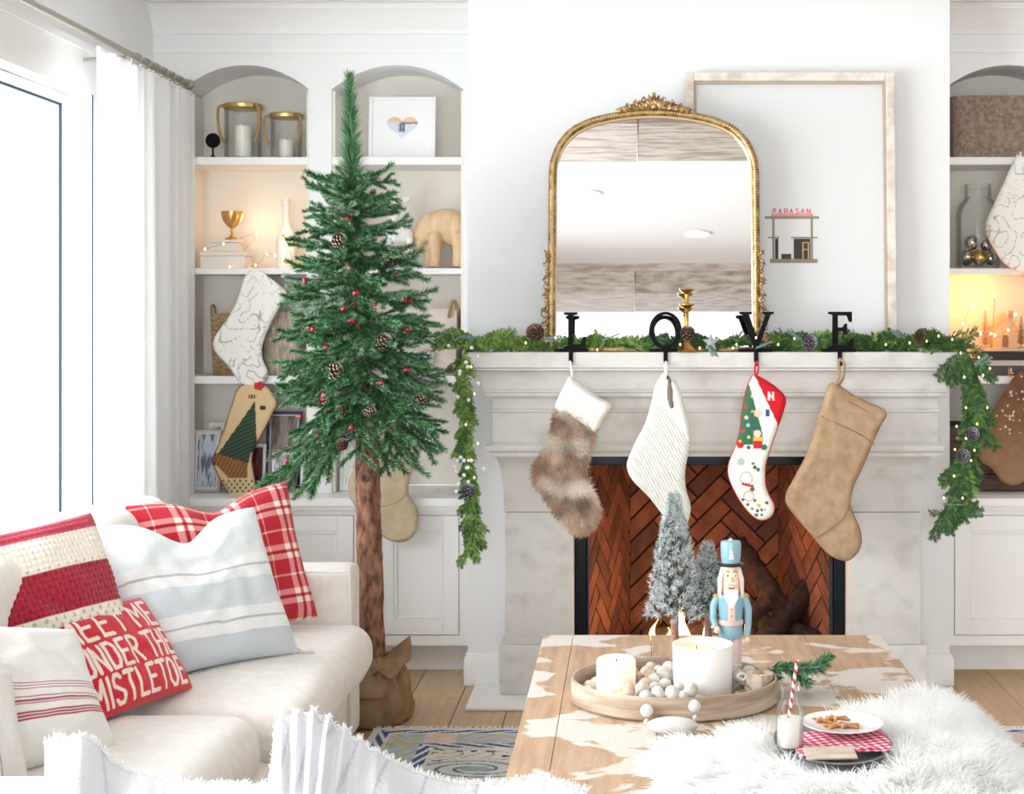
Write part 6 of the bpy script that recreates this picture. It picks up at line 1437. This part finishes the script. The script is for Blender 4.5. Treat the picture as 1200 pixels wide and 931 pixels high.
# evergreen sprigs in the tray
rs = random.Random(9)
for px, Y, a, lb in ((866,3.98,.1,'dark green fir sprig lying behind the votive candle'), (905,3.93,.15,'long pale green fir sprig sticking out of the tray to the right')):
    t = thing('fir_sprig', lb, 'sprig', (PX(px,Y), Y, ZB+(.062 if px > 900 else .03)), group='fir sprigs on the tray')
    for q in range(3 if px < 900 else 4): share(rs.choice(BRS), 'twig', t, Matrix.Rotation(a+rs.uniform(-.5,.5), 4, 'Z') @ Matrix.Rotation((.05 if px < 900 else .16)-rs.uniform(0,.16), 4, 'Y') @ Matrix.Rotation(rs.uniform(0,3), 4, 'X') @ Matrix.Scale(.85 if px < 900 else 1.05, 4))
# smooth white stone in front of the tray
t = thing('white_stone', 'smooth flat pale oval stone in front of the tray', 'stone', (PX(788,3.56), 3.575, ZT)); B().ball((0,0,.019), .062, 30, 16, (1,.62,.31)).done('stone', mat('pale_stone', srgb(214,212,206), .6, bump=.1), t)
# ================================================================== FUR THROW
furw = mat('white_fur', srgb(252,252,251), .7, sheen=.3); _nt = furw.node_tree; _t = _nt.nodes.new('ShaderNodeBsdfTranslucent'); _t.inputs[0].default_value = (.98,.98,.97,1); _m = _nt.nodes.new('ShaderNodeMixShader'); _m.inputs[0].default_value = .5
_nt.links.new(_nt.nodes['Principled BSDF'].outputs[0], _m.inputs[1]); _nt.links.new(_t.outputs[0], _m.inputs[2]); _nt.links.new(_m.outputs[0], _nt.nodes['Material Output'].inputs[0])
def fz(x, y):   # top of the fur's backing, x and y in metres
    z = TZ+.004 + .020 + .016*noise.noise(Vector((x*5, y*5, 0)))
    if x > TX1-.02: q = x-(TX1-.02); z -= q*q*2.6 + q*.28
    return z
edge = [(.075,3.38),(.070,3.30),(.05,3.2),(.06,3.05),(.07,2.96),(.5,2.955),(1.13,2.96),(1.18,3.15),(1.16,3.4),(1.10,3.58),(1.03,3.72),(.94,3.79),(.85,3.82),(.75,3.82),(.66,3.76),(.57,3.66),(.48,3.56),(.36,3.46),(.28,3.42),(.18,3.41),(.12,3.42)]
E_ = [(PX(x_, y_), y_) for x_, y_ in []]
EP = spline2(edge, 4); EA = np.array(EP); EB = np.roll(EA, -1, 0)
def in_edge(x, y):
    c = ((EA[:,1] > y) != (EB[:,1] > y)) & (x < (EB[:,0]-EA[:,0])*(y-EA[:,1])/(EB[:,1]-EA[:,1]+1e-12)+EA[:,0]); return c.sum() % 2 == 1
t = thing('fur_throw', 'fluffy white long haired faux fur throw over the near right corner of the table', 'throw', (.6, 3.4, TZ))
pts = [tuple(p) for p in EP]; y = 2.97; j = 0
while y < 4.08:
    x = .02+(j%2)*.02
    while x < 1.2:
        if in_edge(x, y): pts.append((x, y))
        x += .04
    y += .035; j += 1
v2, _, f2, *_ = delaunay_2d_cdt([Vector(p) for p in pts], [], [list(range(len(EP)))], 1, 1e-6)
b = B(); b.add([(v.x-.6, v.y-3.4, fz(v.x, v.y)-TZ) for v in v2], [tuple(f) for f in f2]); b.done('backing', mat('fur_backing', srgb(238,236,232), .95), t, smooth=180)
rs = random.Random(33); vs = []; fs = []; cs = []; n = 0
while n < 40000:
    x, y = rs.uniform(-.0,1.2), rs.uniform(2.95,4.1)
    if not in_edge(x, y): continue
    n += 1
    cl = noise.noise_vector(Vector((x*13, y*13, 4))); out = Vector((x-.62, y-3.45, 0)); out = out.normalized()*min(1, out.length*1.6)
    d = Vector((cl.x*.75+out.x*.6, cl.y*.75+out.y*.55-.10, .55+cl.z*.4)) + Vector((rs.gauss(0,.16), rs.gauss(0,.16), 0)); d.normalize()
    tq = ((x-PX(976,3.34))/.135)**2+((y-3.35)/.185)**2; nearp = tq < 1.25
    if tq < .8: continue
    l = rs.uniform(.030,.058)*(.30 if nearp else 1); p = Vector((x-.6, y-3.4, fz(x, y)-TZ-.002)); s = d.cross(Vector((0,1,0))); s = s.normalized()*.0010; g_ = Vector((out.x*.35+cl.y*.2, out.y*.35, -.32))
    q1 = p+d*l*.45; q2 = q1+(d+g_*.8).normalized()*l*.35; q3 = q2+(d+g_*1.7).normalized()*l*.35
    i = len(vs); vs += [p-s, p+s, q1+s*1.1, q1-s*1.1, q2+s*.8, q2-s*.8, q3]; fs += [(i,i+1,i+2,i+3),(i+3,i+2,i+4,i+5),(i+5,i+4,i+6)]; cs += [srgb(246,244,242)]*7
b = B(); b.v = [tuple(v) for v in vs]; b.f = fs; o = b.done('fur', furw, t, smooth=0, two=1); o['kind'] = 'stuff'
# ================================================================== MILK AND BISCUITS
ZF = fz(.45,3.35)+.020
PXc, PYc = PX(976,3.34), 3.35
t = thing('silver_tray', 'round pewter tray sunk in the fur throw', 'tray', (PXc, PYc, ZF)); rx, ry = .130, .178
def ov(f, z, n=64): return [(rx*f*math.cos(2*PI*i/n), ry*f*math.sin(2*PI*i/n), z) for i in range(n)]
B().rings([ov(.86,0), ov(.93,.006), ov(1,.010), ov(1,.013), ov(.92,.009), ov(.85,.003)]).done('dish', mat('pewter', srgb(150,150,152), .35, .9), t, smooth=60)
# gingham napkin, folded on the diagonal
t = thing('gingham_napkin', 'crimson and white gingham napkin folded beneath the plate', 'napkin', (PXc+.01, PYc-.01, ZF+.0145))
n, m = 70, 60; vs = []; cs = []; fs = []
for j in range(m+1):
    for i in range(n+1):
        u, v = i/n, j/m; x = lerp(-.105,.115,u); y = lerp(-.128,.045,v)+.045*u; 
        x *= 1-.10*abs(v-.5); z = .0012+.0022*abs(math.sin(u*7+v*3))+.004*math.exp(-((v-.08)/.05)**2)*(.5+.5*math.sin(u*11))
        vs.append((x, y, z)); a, c = int((x+y*.3+1)*100) % 2, int((y-x*.3+1)*100) % 2; cs.append((srgb(186,20,58), srgb(224,120,146), srgb(244,232,234))[0 if a and c else (2 if not a and not c else 1)])
for j in range(m):
    for i in range(n): q = j*(n+1)+i; fs.append((q, q+1, q+n+2, q+n+1))
b = B(); b.v = vs; b.f = fs; o = b.done('cloth', mat('gingham', attr=True, rough=.9, bump=.2, bscale=500), t, smooth=180, colors=cs, two=1); md = o.modifiers.new('s', 'SOLIDIFY'); md.thickness = .0022; md.offset = -1
plx, ply, plz = PX(986,3.42), 3.405, ZF+.0225
t = thing('side_plate', 'small white plate holding the biscuits', 'plate', (plx, ply, plz))
B().lathe([(0,0),(.045,0),(.052,.003),(.078,.009),(.092,.013),(.092,.0155),(.076,.012),(.050,.0055),(0,.005)], 56).done('plate', mat('white_porcelain', srgb(244,243,242), .2, coat=.5), t)
CK = mat('ginger_biscuit', srgb(176,118,70), .8, col2=srgb(204,146,94), nscale=60, bump=.7, bscale=160)
ICE = mat('white_icing', srgb(240,232,222), .5)
def ginger(): # gingerbread figure outline
    P = []; 
    for a in range(-60, 241, 20): P.append((.0085*math.cos(R(a)), .026+.0085*math.sin(R(a))))
    return [(.007,.018),(.018,.020),(.022,.015),(.018,.010),(.009,.009),(.010,-.002),(.016,-.016),(.013,-.022),(.006,-.021),(0,-.008),(-.006,-.021),(-.013,-.022),(-.016,-.016),(-.010,-.002),(-.009,.009),(-.018,.010),(-.022,.015),(-.018,.020),(-.007,.018)][::-1], P
gi, hd = ginger()
poly = [(.0045,.019)]+[(x, z) for x, z in hd]+[(-.0045,.019)]
outl_ = [(.007,.018)] + hd + [(-.007,.018),(-.018,.020),(-.022,.015),(-.018,.010),(-.009,.009),(-.010,-.002),(-.016,-.016),(-.013,-.022),(-.006,-.021),(0,-.008),(.006,-.021),(.013,-.022),(.016,-.016),(.010,-.002),(.009,.009),(.018,.010),(.022,.015),(.018,.020)]
me0 = None
for k_, (px, dy, a, dz, lb) in enumerate(((967,.028,70,.0,'gingerbread biscuit at the left of the plate'), (977,-.012,-60,.0,'gingerbread biscuit in the middle of the plate at the front'), (996,-.014,80,.0,'gingerbread biscuit at the right front of the plate'), (984,.020,100,.0075,'gingerbread biscuit lying across the others'))):
    t = thing('gingerbread_biscuit', lb, 'biscuit', (PX(px, ply+dy), ply+dy, plz+.0062+dz), group='gingerbread biscuits'); t.rotation_euler = (0 if dz == 0 else R(5), 0, R(a))
    vs_, fs_, kk = inflate([(x, z) for x, z in outl_], .007, .0022, .004)
    b = B(); b.v = [(x, z, -y+.0035) for x, y, z in vs_]; b.f = fs_; b.c = [(1,1,1)]*len(b.v); b.done('biscuit', CK, t, smooth=180)
    b = B()
    for x, z in ((.003,.028),(-.003,.028),(0,.010),(0,.003)): b.ball((x, z, .0074), .0011, 6, 4)
    b.tube([(-.018,.0145,.0074),(-.0145,.017,.0076)], .0007, 4); b.tube([(.018,.0145,.0074),(.0145,.017,.0076)], .0007, 4); o = b.done('icing', ICE, t); o['kind'] = 'stuff'
# pale card of wood in front
t = thing('wood_card', 'pale scuffed wooden card in front of the plate', 'card', (PX(972,3.26), 3.215, ZF+.016)); t.rotation_euler = (R(12), 0, R(4))
B().bbox(-.058,.052,-.018,.034,0,.004,.001).done('card', mat('scuffed_card', srgb(186,168,150), .8, col2=srgb(210,196,182), nscale=12, nstretch=(1,4,1)), t, smooth=0)
# milk bottle
bx_, by_ = PX(924.5,3.31), 3.29; bz = ZF+.0095
t = thing('milk_bottle', 'small glass milk bottle half full of milk standing on the fur throw', 'bottle', (bx_, by_, bz)); h = .142
prf = [(.026,0),(.0295,.004),(.030,.012),(.030,.075),(.027,.092),(.0205,.108),(.0185,.118),(.0185,.128),(.021,.130),(.021,.142),(.0195,.142)]
B().lathe([(0,.0)]+prf+[(.0170,.128),(.0170,.118),(.019,.107),(.0255,.091),(.0282,.074),(.0282,.012),(.026,.006),(0,.006)], 40).done('glass', GLASS, t)
B().lathe([(0,.0065),(.0255,.0065),(.0278,.012),(.0278,.068),(0,.068)], 40).done('milk', mat('milk', srgb(244,240,230), .3, sub=.3), t)
t = thing('paper_straw', 'red and white striped paper straw standing in the milk bottle', 'straw', (bx_, by_, bz)); n = 140; m = 12; vs = []; fs = []; cs = []
p0, p1 = Vector((-.010,.004,.012)), Vector((.016,-.004,.198)); dv = (p1-p0); u_ = dv.normalized().orthogonal().normalized(); v_ = dv.normalized().cross(u_)
for j in range(n+1):
    for i in range(m): a = 2*PI*i/m; p = p0+dv*(j/n)+(u_*math.cos(a)+v_*math.sin(a))*.0036; vs.append(tuple(p)); cs.append(srgb(206,30,44) if ((j/n*9 + i/m) % 1) < .5 else srgb(244,240,236))
for j in range(n):
    for i in range(m): fs.append((j*m+i, j*m+(i+1)%m, (j+1)*m+(i+1)%m, (j+1)*m+i))
b = B(); b.v = vs; b.f = fs; b.done('straw', mat('striped_paper', attr=True, rough=.7), t, smooth=180, colors=cs, two=1)
# ================================================================== FOREGROUND: OTTOMAN AND FRINGED THROW
t = thing('slipcovered_ottoman', 'white slipcovered seat back at the near edge, buried under the fringed throw', 'ottoman', (-.42, 2.50, 0))
B().rbox(-.46,.42,-.19,.19,.02,.555,.05,12,wob=.003).done('body', LINEN, t, smooth=180)
for sx in (-1, 1):
    for sy in (-1, 1): B().tube([(sx*.38, sy*.13, .03),(sx*.38, sy*.13, 0)], .02, 10).done('foot', WT, t)
# hem line measured on the photograph: px -> height of the rear hem
hem = [(52,872),(62,864),(78,866),(95,862),(112,872),(130,893),(152,906),(190,914),(230,919),(262,921),(300,922),(314,921),(319,880),(321,850),(330,843),(352,840),(375,840),(392,850),(410,862),(430,874),(452,888),(480,902),(505,911),(530,917),(560,919),(590,918),(615,915),(640,914),(665,918),(690,926)]
t = thing('fringed_throw', 'rumpled white cotton throw with thin grey stripes and a frayed edge in the foreground', 'throw', (-.45, 2.62, .6))
n, m = 330, 44; vs = []; cs = []; fs = []; topv = []
for i in range(n+1):
    u = i/n; px = lerp(52, 690, u); Yh = 2.72+.03*math.sin(u*9); py = interp(px, hem)+1.5*noise.noise(Vector((px*.09,0,0))); col_ = []
    for j in range(m+1):
        q = j/m; pk = math.exp(-((px-365)/62)**2)
        # rows fan out from the gathered foot of the peak
        px2 = px + q*(-(px-345)*.42*pk if px > 318 else (10*math.exp(-((px-300)/30)**2)))
        Y = Yh - q*.42; z = PZ(py, Yh) - q*(.055+.07*pk) - q*q*.06
        z += .010*math.sin(px2*.085+q*2.0)*min(1, q*3) + .012*noise.noise(Vector((px2*.02, q*3.2, 1)))*min(1, q*3+.2) + pk*.010*math.sin(px*.33+q*1.5)
        Y += .014*noise.noise(Vector((px2*.02, q*2.5, 8)))
        vs.append((PX(px2, Y)+.45, Y-2.62, z-.6)); s_ = (px*1.0 + (40*q if px > 318 else -20*q)); 
        c = srgb(218,218,222)
        if px > 318:
            for k0 in (341, 366, 392, 420, 455, 500, 560, 640):
                if abs(s_-k0) < 1.5: c = srgb(188,188,194)
        else:
            for k0 in (70, 120, 190, 260):
                if abs(s_-k0) < 2.0: c = srgb(196,200,212)
        cs.append(c)
for i in range(n):
    for j in range(m): a = i*(m+1)+j; fs.append((a, a+1, a+m+2, a+m+1))
b = B(); b.v = vs; b.f = fs; o = b.done('cloth', mat('cotton_throw', attr=True, rough=.95, bump=.4, bscale=160, sheen=.2), t, smooth=180, colors=cs, two=1); md = o.modifiers.new('s', 'SOLIDIFY'); md.thickness = .006; md.offset = -1
b = B(); rs = random.Random(12)
for i in range(0, n*4):
    k0 = i/4; a = int(k0); f = k0-a; p = Vector(vs[a*(m+1)]).lerp(Vector(vs[min(n,a+1)*(m+1)]), f); 
    d = Vector((rs.gauss(0,.5), .6+rs.gauss(0,.2), .5+rs.gauss(0,.35))).normalized(); l = rs.uniform(.006,.016); b.tube([p-d*.003, p+d*l*.6, p+d*l+Vector((0,0,-.002))], [.0012,.001,.0006], 3)
o = b.done('fringe', mat('throw_fringe', srgb(240,240,240), .9), t, smooth=180); o['kind'] = 'stuff'
